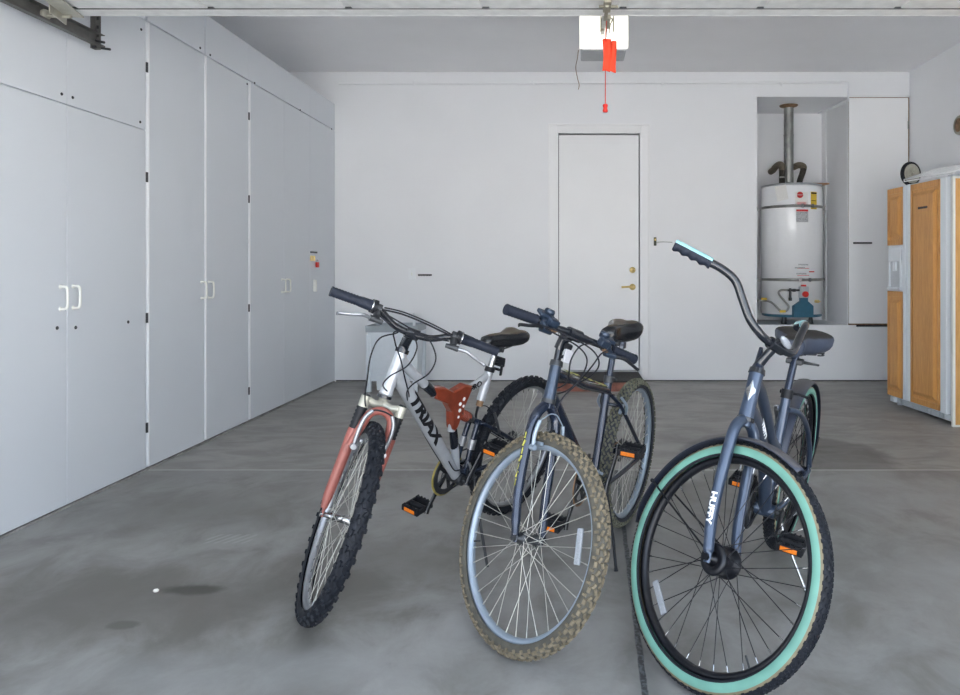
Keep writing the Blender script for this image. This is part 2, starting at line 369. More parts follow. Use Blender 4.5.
# step at the door
st = empty('door_step', (.23, 6.86, 0)); tag(st, 'low step with black rubber tread and reddish brown riser under the white door', 'step')
def loc(o, m):  # shift a mesh built in world coordinates under an unrotated empty
    return Matrix.Translation(-Vector(o.location))
b = MB(); b.bx(-.150, .60, 6.60, 7.158, 0, .085, .004); b.build('riser', 'brick', st, loc(st, 0))
b = MB(); b.bx(-.150, .66, 6.588, 7.160, .085, .104, .004)
for k in range(14): b.bx(-.145, .655, 6.61 + k * .039, 6.62 + k * .039, .104, .1065)
b.build('tread', 'mat_black', st, loc(st, 0))
# painted conduit pipe along the back wall
b = MB()
b.tube([(-2.36, YB - .014, 3.005), (0, YB - .014, 3.013), (2.735, YB - .014, 3.02)], .012, 10)
b.tube(cat([(2.735, YB - .014, 3.02), (2.765, YB - .014, 3.015), (2.772, YB - .014, 2.985)], 5), .013, 10)
b.tube([(2.772, YB - .014, 2.985), (2.772, YB - .014, 2.86)], .012, 10)
b.tube(cat([(2.772, YB - .014, 2.86), (2.770, YB + .01, 2.835), (2.755, YB + .06, 2.83)], 5), .014, 10)
b.tube([(2.755, YB + .06, 2.83), (2.66, YB + .52, 2.83)], .012, 10)
for x in (-1.6, -.4, .9, 2.1): b.bx(x - .008, x + .008, YB - .028, YB, 2.993, 3.035, .002)
c = b.build('conduit_pipe', 'wall'); tag(c, 'thin white painted pipe running along the back wall just under the ceiling', 'pipe')

# ------------------------------------------------------------------ storage cabinets on the left
ys = [2.741, 3.373, 4.007, 4.639, 5.268, 5.906, 6.49, YB - .005]
def door_panel(parent, org, y0, y1, z0, z1, name='door'):
    m = MB(); m.bx(XC - .018, XC, y0 + .002, y1 - .002, z0 + .002, z1 - .002, .0015); return m.build(name, 'cabinet', parent, org)
def cab(i0, i1, label, splits, doors, tops, stile_y):
    y0, y1 = ys[i0], ys[i1]
    r = empty('storage_cabinet', (XC - .30, (y0 + y1) / 2, 0)); tag(r, label, 'cabinet', None); o = Matrix.Translation(-Vector(r.location))
    m = MB(); m.bx(XL + .005, XC - .018, y0 + .001, y1 - .001, .010, 2.807); m.build('body', 'cabinet', r, o)
    m = MB(); m.bx(XL + .005, XC + .004, y0 + .001, y1 - .001, .0, .010); m.build('plinth', 'curb', r, o)
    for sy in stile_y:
        m = MB(); m.bx(XC - .018, XC + .004, sy + .003, sy + .016, .022, 2.53, .001); m.build('stile', 'stile', r, o)  # whiter strip painting in the bright seam where door edges catch light
    return r, o
def handle(parent, o, y, z, s=1.):
    m = MB(); h = .052
    m.tube(cat([(XC - .001, y, z + h), (XC + .022, y, z + h), (XC + .034, y, z + h - .014), (XC + .034, y, z - h + .014), (XC + .022, y, z - h), (XC - .001, y, z - h)], 5), .0062, 8, up=(0, 1, 0))
    m.lathe([(0, .003), (.010, .003), (.010, -.001)], (XC, y, z + h), 'X', 12); m.lathe([(0, .003), (.010, .003), (.010, -.001)], (XC, y, z - h), 'X', 12)
    m.build('handle', 'cream_plastic', parent, o)
def hinge(parent, o, y, z):
    m = MB(); m.bx(XC - .002, XC + .003, y - .006, y + .003, z - .028, z + .028, .001); m.cyl((XC + .003, y + .004, z - .028), (XC + .003, y + .004, z + .028), .0035, 8); m.build('hinge', 'dark_steel', parent, o)
def screw(parent, o, y, z, r=.008, mat='dark_steel'):
    m = MB(); m.lathe([(0, .004), (r * .6, .004), (r, .001), (r, -.001)], (XC + .001, y, z), 'X', 12); m.build('screw', mat, parent, o)
XYp = lambda px, py: (1707. / (573 - px), 1.13 + (270 - py) * (1707. / (573 - px)) / 710)
# cabinet nearest to the opening: two lower doors, two upper doors
r, o = cab(0, 2, 'white cabinet nearest the opening, two upper doors above two tall lower doors', None, None, None, [])
d1 = door_panel(r, o, ys[0], ys[1], .014, 1.912); d2 = door_panel(r, o, ys[1], ys[2] - .012, .014, 1.912)
u1 = door_panel(r, o, ys[0], ys[1], 1.916, 2.79, 'upper_door'); u2 = door_panel(r, o, ys[1], ys[2] - .012, 1.916, 2.532, 'upper_door'); u3 = door_panel(r, o, ys[1] , ys[2] - .012, 2.536, 2.80, 'top_door')
handle(d1, o, ys[1] - .045, 1.0); handle(d2, o, ys[1] + .040, 1.0)
for d, px, py in ((d1, 57, 328), (d2, 75.5, 327.5), (d2, 128, 322)): screw(d, o, *XYp(px, py), .009)
for d, px, py in ((u1, 61.5, 94), (u2, 72.5, 97.5), (u2, 140, 122), (u3, 141, 29.5)): screw(d, o, *XYp(px, py), .0075)
for z in (1.79, 1.71): pass
for py in (177, 318, 428): hinge(d2 if py > 130 else u2, o, ys[2] - .004, XYp(146, py)[1])
hinge(u2, o, ys[2] - .004, XYp(146, 67)[1])
# second cabinet
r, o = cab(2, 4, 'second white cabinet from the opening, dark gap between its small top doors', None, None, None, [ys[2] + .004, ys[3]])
d1 = door_panel(r, o, ys[2] + .012, ys[3] - .008, .014, 2.530); d2 = door_panel(r, o, ys[3] + .008, ys[4] - .010, .014, 2.530)
t1 = door_panel(r, o, ys[2], ys[3] - .006, 2.538, 2.805, 'top_door'); t2 = door_panel(r, o, ys[3] + .006, ys[4], 2.538, 2.805, 'top_door')
handle(d1, o, ys[3] - .048, 1.0); handle(d2, o, ys[3] + .044, 1.0)
for d, px, py in ((t1, 200, 48), (t2, 210, 55), (t2, 247, 84)): screw(d, o, *XYp(px, py), .008)
for py in (116, 199, 308, 391): hinge(d2, o, ys[4] - .004, XYp(248.5, py)[1])
# third cabinet
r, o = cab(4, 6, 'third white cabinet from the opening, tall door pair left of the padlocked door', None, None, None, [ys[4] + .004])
d1 = door_panel(r, o, ys[4] + .012, ys[5], .014, 2.530); d2 = door_panel(r, o, ys[5], ys[6], .014, 2.530)
t1 = door_panel(r, o, ys[4], ys[6], 2.538, 2.805, 'top_door')
handle(d1, o, ys[5] - .05, 1.0); handle(d2, o, ys[5] + .05, 1.0)
for d, px, py in ((t1, 254.5, 83), (t1, 300, 110)): screw(d, o, *XYp(px, py), .008)
# fourth, in the back corner, with the hasp
r, o = cab(6, 7, 'narrow single-door white cabinet in the back corner with a brass hasp', None, None, None, [])
d1 = door_panel(r, o, ys[6], ys[7], .014, 2.530); t1 = door_panel(r, o, ys[6], ys[7], 2.538, 2.805, 'top_door')
screw(t1, o, *XYp(331.5, 129), .008)
y, z = XYp(312.5, 252.3); m = MB(); m.bx(XC, XC + .01, ys[6] + .004, y + .10, z - .008, z + .008, .002); m.build('badge', 'dark_steel', d1, o)
y, z = XYp(312.5, 258.3); m = MB(); m.bx(XC, XC + .008, ys[6] + .004, y + .045, z - .024, z + .024, .002); m.cyl((XC + .008, y + .03, z - .02), (XC + .008, y + .03, z + .02), .006, 8); m.build('hasp', 'brass', d1, o)
m = MB(); m.bx(XC, XC + .03, ys[6] + .08, ys[6] + .095, .93, 1.04, .003); m.build('handle', 'cream_plastic', d1, o)
y, z = XYp(315.3, 264.8)
m = MB(); m.box((0, 0, 0), (.022, .045, .05), None, .006)
pl = m.build('padlock', 'red_plastic', None); pl.location = (XC + .020, y, z); tag(pl, 'small red padlock hanging from the brass hasp on the corner cabinet', 'padlock')
m = MB(); m.tube(cat([(0, -.013, .02), (0, -.013, .036), (0, 0, .047), (0, .013, .036), (0, .013, .02)], 5), .0035, 8); m.build('shackle', 'chrome', pl)

# ------------------------------------------------------------------ closet door right of the heater
r = empty('closet_door', (3.09, YB - .01, .59)); tag(r, 'tall flat white closet door beside the water heater, with a small dark latch bar', 'door'); o = Matrix.Translation(-Vector(r.location))
b = MB(); b.bx(2.782, 3.378, YB - .016, YB + .004, .590, 2.865, .003); b.build('panel', 'door', r, o)
b = MB(); b.bx(2.822, 3.01, YB - .028, YB - .016, 1.393, 1.411, .003); b.build('latch_bar', 'dark_steel', r, o)
b = MB(); b.bx(3.372, 3.385, YB - .022, YB - .010, 2.55, 2.63, .002); b.build('hinge', 'steel', r, o)
b = MB(); b.bx(3.372, 3.385, YB - .022, YB - .010, .9, .98, .002); b.build('hinge', 'steel', r, o)
b = MB(); b.bx(2.778, 3.398, YB + .010, YB + .03, .574, 2.877); struct('trim_2', b, 'rusty')
b = MB(); b.bx(2.86, XR - .002, YB - .012, YB, .558, .576); struct('trim_7', b, 'dark_gap')

# ------------------------------------------------------------------ wall fittings
def at(px, py, Y=YB): return Vector(((px - 573) / 710 * Y, Y, 1.13 + (270 - py) / 710 * Y))
p = at(412, 274); b = MB(); b.box((0, -.004, 0), (.072, .008, .115), None, .003); sp = b.build('switch_plate', 'stile'); sp.location = p; tag(sp, 'white light switch plate on the back wall behind the silver mountain bike', 'switch')
b = MB(); b.box((0, -.010, .0), (.012, .008, .03), None, .002); b.box((0, -.010, .032), (.006, .004, .006), None, .001); b.build('toggle', 'cream_plastic', sp)
p = at(425, 275); b = MB(); b.box((0, -.006, 0), (.14, .010, .018), None, .003)
for k in range(5): b.box((-.056 + k * .026, -.013, -.006), (.008, .006, .010), None, .001)
o_ = b.build('key_rail', 'dark_steel'); o_.location = p; tag(o_, 'short dark key rail on the back wall beside the white switch plate', 'rail')
p = at(655, 241.5); b = MB(); b.box((0, -.007, 0), (.026, .014, .085), None, .003); wb = b.build('door_opener_button', 'dark_green'); wb.location = p; tag(wb, 'small dark wall button with a thin wire, right of the white door', 'wall button')
b = MB(); b.box((0, -.018, .018), (.014, .006, .02), None, .002); b.build('push_button', 'brass', wb)
b = MB(); b.tube([(.014, -.006, -.008), (.08, -.005, -.004), (.175, -.005, -.008)], .0035, 8); b.build('wire', 'steel', wb)
# small round brown plaque on the right wall
b = MB(); b.lathe([(0, -.026), (.05, -.028), (.064, -.022), (.070, -.030), (.080, -.026), (.086, -.012), (.086, 0)], (0, 0, 0), 'X', 40, mi=0)
b.lathe([(0, -.029), (.045, -.031), (.060, -.024)], (0, 0, 0), 'X', 40, mi=1)
pq = b.build('wall_plaque', ['cream_crown', 'rusty']); pq.location = (XR, 6.22, 2.40); tag(pq, 'small round brown plaque with a pale rim mounted on the right wall', 'plaque')

# ------------------------------------------------------------------ water heater in the alcove
HX, HY, HR, HZ0, HZ1 = 2.317, 7.53, .313, .645, 2.01
wh = empty('water_heater', (HX, HY, AZ0)); tag(wh, 'tall white cylindrical gas water heater strapped upright in the wall alcove', 'water heater'); o = Matrix.Translation(-Vector(wh.location))
b = MB(); b.lathe([(0, HZ0 + .03), (HR, HZ0 + .03), (HR, HZ1 - .025), (HR - .006, HZ1 - .01), (HR - .02, HZ1 - .006)], (HX, HY, 0), 'Z', 72); b.build('tank', 'white_enamel', wh, o)
b = MB(); b.lathe([(0, HZ0), (HR - .02, HZ0), (HR - .008, HZ0 + .006), (HR - .006, HZ0 + .03), (HR, HZ0 + .032)], (HX, HY, 0), 'Z', 72); b.build('base_ring', 'blue_cover', wh, o)
b = MB(); b.lathe([(HR - .03, HZ1 - .012), (HR - .004, HZ1 - .008), (HR - .004, HZ1 + .008), (HR - .03, HZ1 + .014), (0, HZ1 + .02)], (HX, HY, 0), 'Z', 72); b.build('top_cap', 'opener_grey', wh, o)
for a in (-125, -55, 90):
    b = MB(); x, y = HX + .24 * math.cos(math.radians(a)), HY + .24 * math.sin(math.radians(a)); b.lathe([(0, AZ0), (.03, AZ0), (.026, AZ0 + .02), (.018, HZ0 + .005)], (x, y, 0), 'Z', 16); b.build('foot', 'dark_steel', wh, o)
b = MB(); b.cyl((2.287, HY, HZ1 + .015), (2.287, HY, AZ1 - .002), .050, 24); b.lathe([(.05, HZ1 + .05), (.075, HZ1 + .012)], (2.287, HY, 0), 'Z', 24)
for z in (2.22, 2.55): b.lathe([(.050, z), (.0525, z + .004), (.0525, z + .012), (.050, z + .016)], (2.287, HY, 0), 'Z', 24)
b.build('flue_pipe', 'steel', wh, o)
b = MB(); b.lathe([(.05, AZ1 - .03), (.056, AZ1 - .024), (.092, AZ1 - .012), (.096, AZ1 - .002)], (2.287, HY, 0), 'Z', 24); b.build('flue_collar', 'rusty', wh, o)
# insulated water pipes
def pipe(pts, r, name, mat): m = MB(); m.tube(cat(pts, 6), r, 14); return m.build(name, mat, wh, o)
pipe([(2.198, HY - .06, HZ1), (2.198, HY - .06, HZ1 + .12), (2.198, HY - .06, HZ1 + .17)], .030, 'pipe_insulation', 'foam')
pipe([(2.198, HY - .06, HZ1 + .17), (2.198, HY - .06, HZ1 + .215), (2.180, HY - .02, HZ1 + .235), (2.175, HY + .10, HZ1 + .225), (2.19, HY + .22, HZ1 + .215), (2.205, HY + .38, HZ1 + .215)], .034, 'pipe_insulation', 'foam_brown')
pipe([(2.385, HY - .05, HZ1), (2.39, HY - .05, HZ1 + .06), (2.42, HY - .04, HZ1 + .14), (2.435, HY - .03, HZ1 + .185)], .031, 'pipe_insulation', 'foam')
pipe([(2.435, HY - .03, HZ1 + .185), (2.435, HY - .02, HZ1 + .215), (2.405, HY + .02, HZ1 + .235), (2.37, HY + .1, HZ1 + .225), (2.355, HY + .38, HZ1 + .21)], .034, 'pipe_insulation', 'foam_brown')
b = MB(); b.lathe([(.0305, HZ1 + .085), (.034, HZ1 + .087), (.034, HZ1 + .10), (.0305, HZ1 + .102)], (2.198, HY - .06, 0), 'Z', 14); b.build('pipe_band', 'steel', wh, o)
# board behind the tank top
b = MB(); b.box((2.60, HY + .00, HZ1 + .030), (.19, .13, .014), Matrix.Rotation(.1, 3, 'Z'), .003); o_ = b.build('scrap_board', 'board'); tag(o_, 'small raw brown board lying on top of the water heater', 'board')
# straps
def strap(z, tail):
    m = MB(); seg = 48; R = HR + .003; a0, a1 = math.radians(-178), math.radians(-2); vs = []; fs = []
    for k in range(seg + 1):
        a = a0 + (a1 - a0) * k / seg
        for rr, zz in ((R, z - .014), (R, z + .014), (R + .003, z + .014), (R + .003, z - .014)): vs.append((HX + rr * math.cos(a), HY + rr * math.sin(a), zz))
    for k in range(seg):
        for q in range(4): fs.append((k * 4 + q, k * 4 + (q + 1) % 4, k * 4 + 4 + (q + 1) % 4, k * 4 + 4 + q))
    m.add(vs, fs, True)
    m.box((AX0 + .065, HY + .01, z - .01), (.13, .003, .028)); m.box((HX + HR + .02, HY + .01, z), (.05, .003, .028)); m.box((HX + HR + .045, HY + .19, z), (.003, .36, .028))
    s = m.build('strap', 'steel', wh, o)
    m = MB()
    for a in tail:
        a = math.radians(a); m.box((HX + (R + .012) * math.cos(a), HY + (R + .012) * math.sin(a), z), (.022, .012, .04), Matrix.Rotation(a + PI / 2, 3, 'Z'), .002)
    a, c2 = (math.radians(t) for t in tail); m.cyl((HX + (R + .018) * math.cos(a), HY + (R + .018) * math.sin(a), z), (HX + (R + .018) * math.cos(c2), HY + (R + .018) * math.sin(c2), z), .004, 8)
    m.build('tension_bolt', 'chrome', s, o)
strap(1.783, (-88, -68)); strap(1.030, (-92, -74))
def curved_patch(a0, a1, z0, z1, name, mat, lift=.0015, parent=None, seg=8):
    m = MB(); R = HR + lift; vs = []; fs = []
    for k in range(seg + 1):
        a = math.radians(a0 + (a1 - a0) * k / seg)
        for rr, zz in ((HR - .002, z0), (R, z0), (R, z1), (HR - .002, z1)): vs.append((HX + rr * math.cos(a), HY + rr * math.sin(a), zz))
    for k in range(seg):
        for q in range(4): fs.append((k * 4 + q, k * 4 + (q + 1) % 4, k * 4 + 4 + (q + 1) % 4, k * 4 + 4 + q))
    m.add(vs, fs, True); m.add([vs[0], vs[1], vs[2], vs[3], *vs[-4:]], [(0, 1, 2, 3), (4, 5, 6, 7)]); return m.build(name, mat, parent or wh, o)
def ang(px): # heater angle for an image column on the front side
    return -90 + math.degrees(math.asin(max(-.98, min(.98, ((px - 573) / 710 * 7.23 - HX) / HR)))) 
zz = lambda py: 1.13 + (270 - py) * 7.225 / 710
lb = curved_patch(ang(795), ang(808), zz(207.5), zz(192), 'rating_label', 'paper')
lb['label'] = 'white rating label with a round red badge'
def on_tank(px, py, R): a = math.radians(ang(px)); return (HX + R * math.cos(a), HY + R * math.sin(a), zz(py)), (math.cos(a), math.sin(a), 0), (-math.sin(a), math.cos(a), 0)
p, n, t = on_tank(799.5, 195, HR + .002)
m = MB(); nn = Vector(n); tt = Vector(t); pp = Vector(p)
ring = [pp + (tt * math.cos(a) + Vector((0, 0, 1)) * math.sin(a)) * .032 + nn * .002 for a in [2 * PI * k / 28 for k in range(28)]]
m.add(ring, [tuple(range(28))]); m.build('red_badge', 'ink_red', lb, o)
text_obj('lettering', 'RHEEM', .020, pp + nn * .0035, t, n, 'white_ink', lb, .0003, o)
p, n, t = on_tank(801, 203.5, HR + .003); m = MB()
for k in range(4): m.box(Vector(p) + Vector((0, 0, .012 - .007 * k)), (.10 - .02 * (k % 2), .0015, .003), Matrix.Rotation(math.radians(ang(801)) + PI / 2, 3, 'Z'))
m.build('printed_lines', 'ink_red', lb, o)
curved_patch(ang(796), ang(808), zz(211.5), zz(209.5), 'warning_label', 'ink_red'); curved_patch(ang(796), ang(808), zz(222), zz(212), 'warning_label', 'ink_grey')
yl = curved_patch(ang(811), ang(818), zz(209), zz(191.5), 'energy_label', 'yellow_label'); yl['label'] = 'yellow energy label'
curved_patch(ang(811.3), ang(817.7), zz(193.5), zz(192.2), 'printed_lines', 'ink_black', .0025, yl); curved_patch(ang(811.6), ang(817.4), zz(200.7), zz(200.2), 'printed_lines', 'ink_black', .0025, yl)
m = MB()
a = math.radians(ang(783)); m.box((HX + (HR + .006) * math.cos(a), HY + (HR + .006) * math.sin(a), zz(192.5)), (.115, .001, .155), Matrix.Rotation(a + PI / 2 + .08, 3, 'Z') @ Matrix.Rotation(-.18, 3, 'Y')); tg = m.build('hanging_tag', 'paper', wh, o)
for px, py in ((799.5, 267), (801, 273), (803, 264)): curved_patch(ang(px - 5), ang(px + 5), zz(py + 1.4), zz(py), 'printed_lines', 'ink_grey')
curved_patch(ang(797), ang(809), zz(268.6), zz(268.1), 'printed_lines', 'ink_red'); curved_patch(ang(797), ang(809), zz(275.6), zz(275.1), 'printed_lines', 'ink_red'); curved_patch(ang(809), ang(815), zz(272.3), zz(271.2), 'printed_lines', 'ink_red')
# gas valve, burner cover, flexible line
p, n, t = on_tank(802, 292, HR + .03); RV = Matrix.Rotation(math.radians(ang(802)) + PI / 2, 3, 'Z')
b = MB(); b.box(p, (.085, .07, .115), RV, .006); gv = b.build('gas_valve', 'fridge_grey', wh, o)
c0 = Vector(p) + Vector(n) * .036
b = MB(); b.tube([c0 + Vector((0, 0, -.02)), c0 + Vector(n) * .03 + Vector((0, 0, -.02))], .030, 20); b.build('dial', 'red_plastic', gv, o)
b = MB(); b.box(Vector(p) + Vector((0, 0, .065)), (.04, .05, .02), RV, .003); b.build('button', 'red_plastic', gv, o)
def tri_prism(poly, px, mat, name):
    a = math.radians(ang(px)); n = Vector((math.cos(a), math.sin(a), 0)); t = Vector((-math.sin(a), math.cos(a), 0)); c = Vector((HX, HY, 0)) + n * (HR + .035); m = MB()
    f = [c + t * x + Vector((0, 0, z)) for x, z in poly]; k = [q - n * (.05 + .06 * min(1, abs(poly[i][0]) / .1)) for i, q in enumerate(f)]; nn = len(poly)
    m.add(f + k, [tuple(range(nn)), tuple(range(nn, 2 * nn))[::-1]] + [(i, (i + 1) % nn, nn + (i + 1) % nn, nn + i) for i in range(nn)]); return m.build(name, mat, wh, o)
tri_prism([(-.102, .655), (.102, .655), (.102, .765), (.045, .815), (.045, .85), (-.035, .85), (-.035, .815), (-.102, .765)], 802, 'blue_cover', 'burner_cover')
a = math.radians(ang(802)); gx, gy = HX + (HR + .03) * math.cos(a), HY + (HR + .03) * math.sin(a)
b = MB(); b.tube([(gx - .03, gy, .925), (gx - .17, gy - .02, .925)], .010, 10); b.tube([(gx - .14, gy - .02, .945), (gx - .14, gy - .02, .83)], .012, 10); b.lathe([(0, .82), (.017, .82), (.017, .85)], (gx - .14, gy - .02, 0), 'Z', 12); b.box((gx - .10, gy - .012, .925), (.03, .03, .03), None, .004)
b.build('gas_pipe', 'dark_steel', wh, o)
b = MB(); b.tube(cat([(gx - .17, gy - .02, .925), (gx - .235, gy - .02, .925), (gx - .255, gy - .015, .89), (gx - .19, gy - .012, .81), (gx - .155, gy - .012, .76), (gx - .18, gy - .01, .715), (gx - .23, gy + .0, .715), (gx - .27, gy + .03, .76), (gx - .31, gy + .07, .80), (gx - .37, gy + .12, .815), (AX0 + .01, gy + .14, .815)], 6), .0105, 10); b.build('flexible_gas_line', 'steel', wh, o)
b = MB(); b.box((gx - .375, gy + .09, .835), (.055, .03, .022), None, .005); b.tube([(gx - .24, gy - .002, .712), (gx - .185, gy - .012, .712)], .0125, 10); b.build('shutoff_handle', 'yellow_label', wh, o)
p, n, t = on_tank(816.5, 301.5, HR + .004); b = MB(); b.cyl(Vector(p) - Vector(n) * .01, Vector(p) + Vector(n) * .035, .016, 12); b.box(Vector(p) + Vector(n) * .04, (.03, .012, .012)); b.build('drain_valve', 'brass', wh, o)

# ------------------------------------------------------------------ refrigerator against the right wall
fr = empty('refrigerator', (2.662, 5.985, 0), math.atan2(-.995, .094)); tag(fr, 'side-by-side white refrigerator with honey oak door panels standing on the right', 'refrigerator')
FW, FD, FH = .851, .645, 1.815
b = MB(); b.bx(.008, FW - .006, .065, FD, .045, FH - .012, .006); b.build('body', 'fridge_white', fr)
def fdoor(x0, x1, panels, name, rects):
    m = MB(); m.bx(x0, x1, .0, .06, .075, FH, .006); d = m.build(name, 'fridge_white', fr)
    for (a0, a1, z0, z1) in rects:
        m = MB(); m.bx(a0, a1, -.010, .004, z0, z1, .004)
        m.bx(a0 + .035, a1 - .035, -.016, -.006, z0 + .07, z1 - .07, .004); m.bx(a0, a0 + .022, -.018, -.008, z0, z1, .003); m.bx(a1 - .022, a1, -.018, -.008, z0, z1, .003); m.bx(a0, a1, -.018, -.008, z1 - .045, z1, .003); m.bx(a0, a1, -.018, -.008, z0, z0 + .045, .003)
        ii = .055; vs = [(a0 + .035, -.015, z0 + .07), (a1 - .035, -.015, z0 + .07), (a1 - .035, -.015, z1 - .07), (a0 + .035, -.015, z1 - .07), (a0 + ii, -.030, z0 + .098), (a1 - ii, -.030, z0 + .098), (a1 - ii, -.030, z1 - .098), (a0 + ii, -.030, z1 - .098)]
        m.add(vs, [(4, 5, 6, 7), (0, 1, 5, 4), (1, 2, 6, 5), (2, 3, 7, 6), (3, 0, 4, 7)])
        m.build('wood_panel', 'oak', d)
    return d
fz = fdoor(.0, .285, None, 'freezer_door', [(.008, .235, 1.335, FH - .01), (.008, .235, .085, .955)])
fd = fdoor(.295, .80, None, 'fridge_door', [(.350, .722, .085, FH - .01)])
b = MB(); b.bx(.246, .285, -.022, .0, .085, FH - .002, .008); b.build('handle', 'fridge_white', fz)
b = MB(); b.bx(.298, .342, -.022, .0, .085, FH - .002, .008); b.build('handle', 'fridge_white', fd)
b = MB(); b.bx(.008, .235, -.008, .004, .955, 1.335, .004); b.bx(.03, .05, -.020, -.004, .975, 1.315, .003); b.bx(.195, .215, -.020, -.004, .975, 1.315, .003); b.bx(.03, .215, -.022, -.004, 1.20, 1.315, .004); b.bx(.03, .215, -.035, -.004, .970, .990, .004); b.bx(.10, .14, -.024, -.006, 1.12, 1.2, .005)
dp = b.build('ice_dispenser', 'fridge_white', fz)
b = MB(); b.bx(.05, .195, -.0095, -.007, .99, 1.2); b.build('dispenser_recess', 'fridge_grey', dp)
b = MB(); b.bx(.475, .600, -.032, -.020, 1.602, 1.616, .003)
for k in range(6): b.bx(.48 + k * .02, .488 + k * .02, -.034, -.022, 1.600, 1.618)
b.build('badge', 'dark_steel', fd)
b = MB(); b.bx(.728, .803, -.012, .06, .075, FH, .006); b.build('edge_trim', 'fridge_white', fd)
b = MB(); b.bx(.805, FW - .001, .02, .10, .02, FH - .004, .004); b.build('corner_post', 'fridge_white', fr)
b = MB(); b.bx(.03, .80, .03, .05, .02, .072, .003)
for k in range(18): b.bx(.05 + k * .042, .075 + k * .042, .024, .032, .03, .062, .001)
b.build('kick_grille', 'fridge_grey', fr)
for x in (.05, .79): b = MB(); b.lathe([(0, 0), (.02, 0), (.02, .03), (.012, .05)], (x, .07, 0), 'Z', 14); b.bx(x - .03, x + .03, .0, .08, .03, .072, .006); b.build('foot', 'fridge_white', fr)
for x in (.05, .79): b = MB(); b.lathe([(0, 0), (.02, 0), (.02, .05)], (x, FD - .06, 0), 'Z', 14); b.build('foot', 'dark_steel', fr)
b = MB(); b.bx(.77, .83, .02, .09, FH - .002, FH + .012, .003); b.build('hinge_cover', 'fridge_grey', fr)
pn = empty('wooden_end_panel', (2.64 + .094 * .856, 5.99 - .995 * .856, 0), 0.); tag(pn, 'honey oak end panel with cream edging standing against the side of the refrigerator', 'panel')
b = MB(); b.bx(.03, .655, -.030, -.010, .015, 1.79, .002); b.build('board', 'oak_side', pn)
b = MB(); b.bx(.012, .030, -.034, -.006, .0, 1.805, .002); b.bx(.030, .655, -.034, -.006, 1.79, 1.805, .002); b.bx(.030, .655, -.034, -.006, .0, .015, .002); b.build('edging', 'cream_plastic', pn)
# things on top of the refrigerator
def fl(x, y, z): return Vector((2.64 + .094 * x + .995 * y, 5.99 - .995 * x + .094 * y, z))
wl = empty('training_wheel', mat=Matrix.Translation(fl(.20, .10, FH + .100)) @ Matrix.Rotation(math.radians(20), 4, 'Z')); tag(wl, 'small cream wheel with black rubber tyre standing on top of the refrigerator', 'wheel')
b = MB(); b.lathe([(.078, -.014), (.088, -.017), (.097, -.012), (.100, 0), (.097, .012), (.088, .017), (.078, .014)], (0, 0, 0), 'Y', 40, closed=True); b.build('tire', 'tire_black', wl)
b = MB(); b.lathe([(.012, -.018), (.018, -.018), (.022, -.008), (.060, -.004), (.066, -.014), (.080, -.016), (.082, 0), (.080, .016), (.066, .014), (.060, .004), (.022, .008), (.018, .018), (.012, .018)], (0, 0, 0), 'Y', 40, closed=True)
for k in range(5): a = 2 * PI * k / 5; b.box((.042 * math.cos(a), 0, .042 * math.sin(a)), (.05, .022, .012), Matrix.Rotation(-a, 3, 'Y'), .002)
b.build('hub', 'cream_crown', wl)
wr = empty('wire_rack', mat=Matrix.Translation(fl(.50, .20, FH + .022)) @ Matrix.Rotation(math.atan2(-.995, .094) + .2, 4, 'Z')); tag(wr, 'white coated wire shelf rack lying on top of the refrigerator', 'rack')
b = MB()
for k in range(17): x = -.24 + k * .03; b.tube([(x, -.16, .02), (x, .16, .12)], .003, 6)
b.build('wires', 'white_enamel', wr)
b = MB(); b.tube([(-.25, -.16, .02), (.25, -.16, .02), (.25, .16, .12), (-.25, .16, .12)], .005, 8, closed=True); b.tube([(-.25, -.16, .004), (.25, -.16, .004)], .005, 8); b.tube([(-.25, .16, .06), (.25, .16, .06)], .005, 8)
for x in (-.25, .25): b.tube([(x, -.16, .004), (x, -.16, .02)], .004, 8); b.tube([(x, .16, .004), (x, .16, .12)], .004, 8)
b.build('frame', 'white_enamel', wr)

# ------------------------------------------------------------------ white laundry tub behind the silver bike
tb = empty('laundry_tub', (-1.675, 6.75, 0)); tag(tb, 'white plastic laundry tub with a grey rim standing by the back wall', 'tub'); 
b = MB(); W = .235; D = .20
def frustum(m, w0, d0, z0, w1, d1, z1, th=.006):
    for (w, d) in ((0, 0),):
        vs = [(-w0, -d0, z0), (w0, -d0, z0), (w0, d0, z0), (-w0, d0, z0), (-w1, -d1, z1), (w1, -d1, z1), (w1, d1, z1), (-w1, d1, z1)]
        t = th * 2; vi = [(-w0 + t, -d0 + t, z0 + t), (w0 - t, -d0 + t, z0 + t), (w0 - t, d0 - t, z0 + t), (-w0 + t, d0 - t, z0 + t), (-w1 + t, -d1 + t, z1), (w1 - t, -d1 + t, z1), (w1 - t, d1 - t, z1), (-w1 + t, d1 - t, z1)]
        m.add(vs + vi, [(3, 2, 1, 0), (0, 1, 5, 4), (1, 2, 6, 5), (2, 3, 7, 6), (3, 0, 4, 7), (8, 9, 10, 11), (8, 12, 13, 9), (9, 13, 14, 10), (10, 14, 15, 11), (11, 15, 12, 8), (4, 5, 13, 12), (5, 6, 14, 13), (6, 7, 15, 14), (7, 4, 12, 15)])
frustum(b, .205, .17, .10, .222, .195, .56); b.build('basin', 'tub', tb)
b = MB(); frustum(b, .236, .205, .555, .240, .21, .615, .012); b.build('rim', 'tub_grey', tb)
for sx, sy in ((-1, -1), (1, -1), (-1, 1), (1, 1)):
    b = MB(); b.bx(sx * .215 - .022, sx * .215 + .022, sy * .175 - .02, sy * .175 + .02, 0, .53, .004); b.build('leg', 'tub', tb)
b = MB(); b.bx(-.14, .02, -.19, -.16, .02, .17, .005); b.build('drain_box', 'tub', tb)
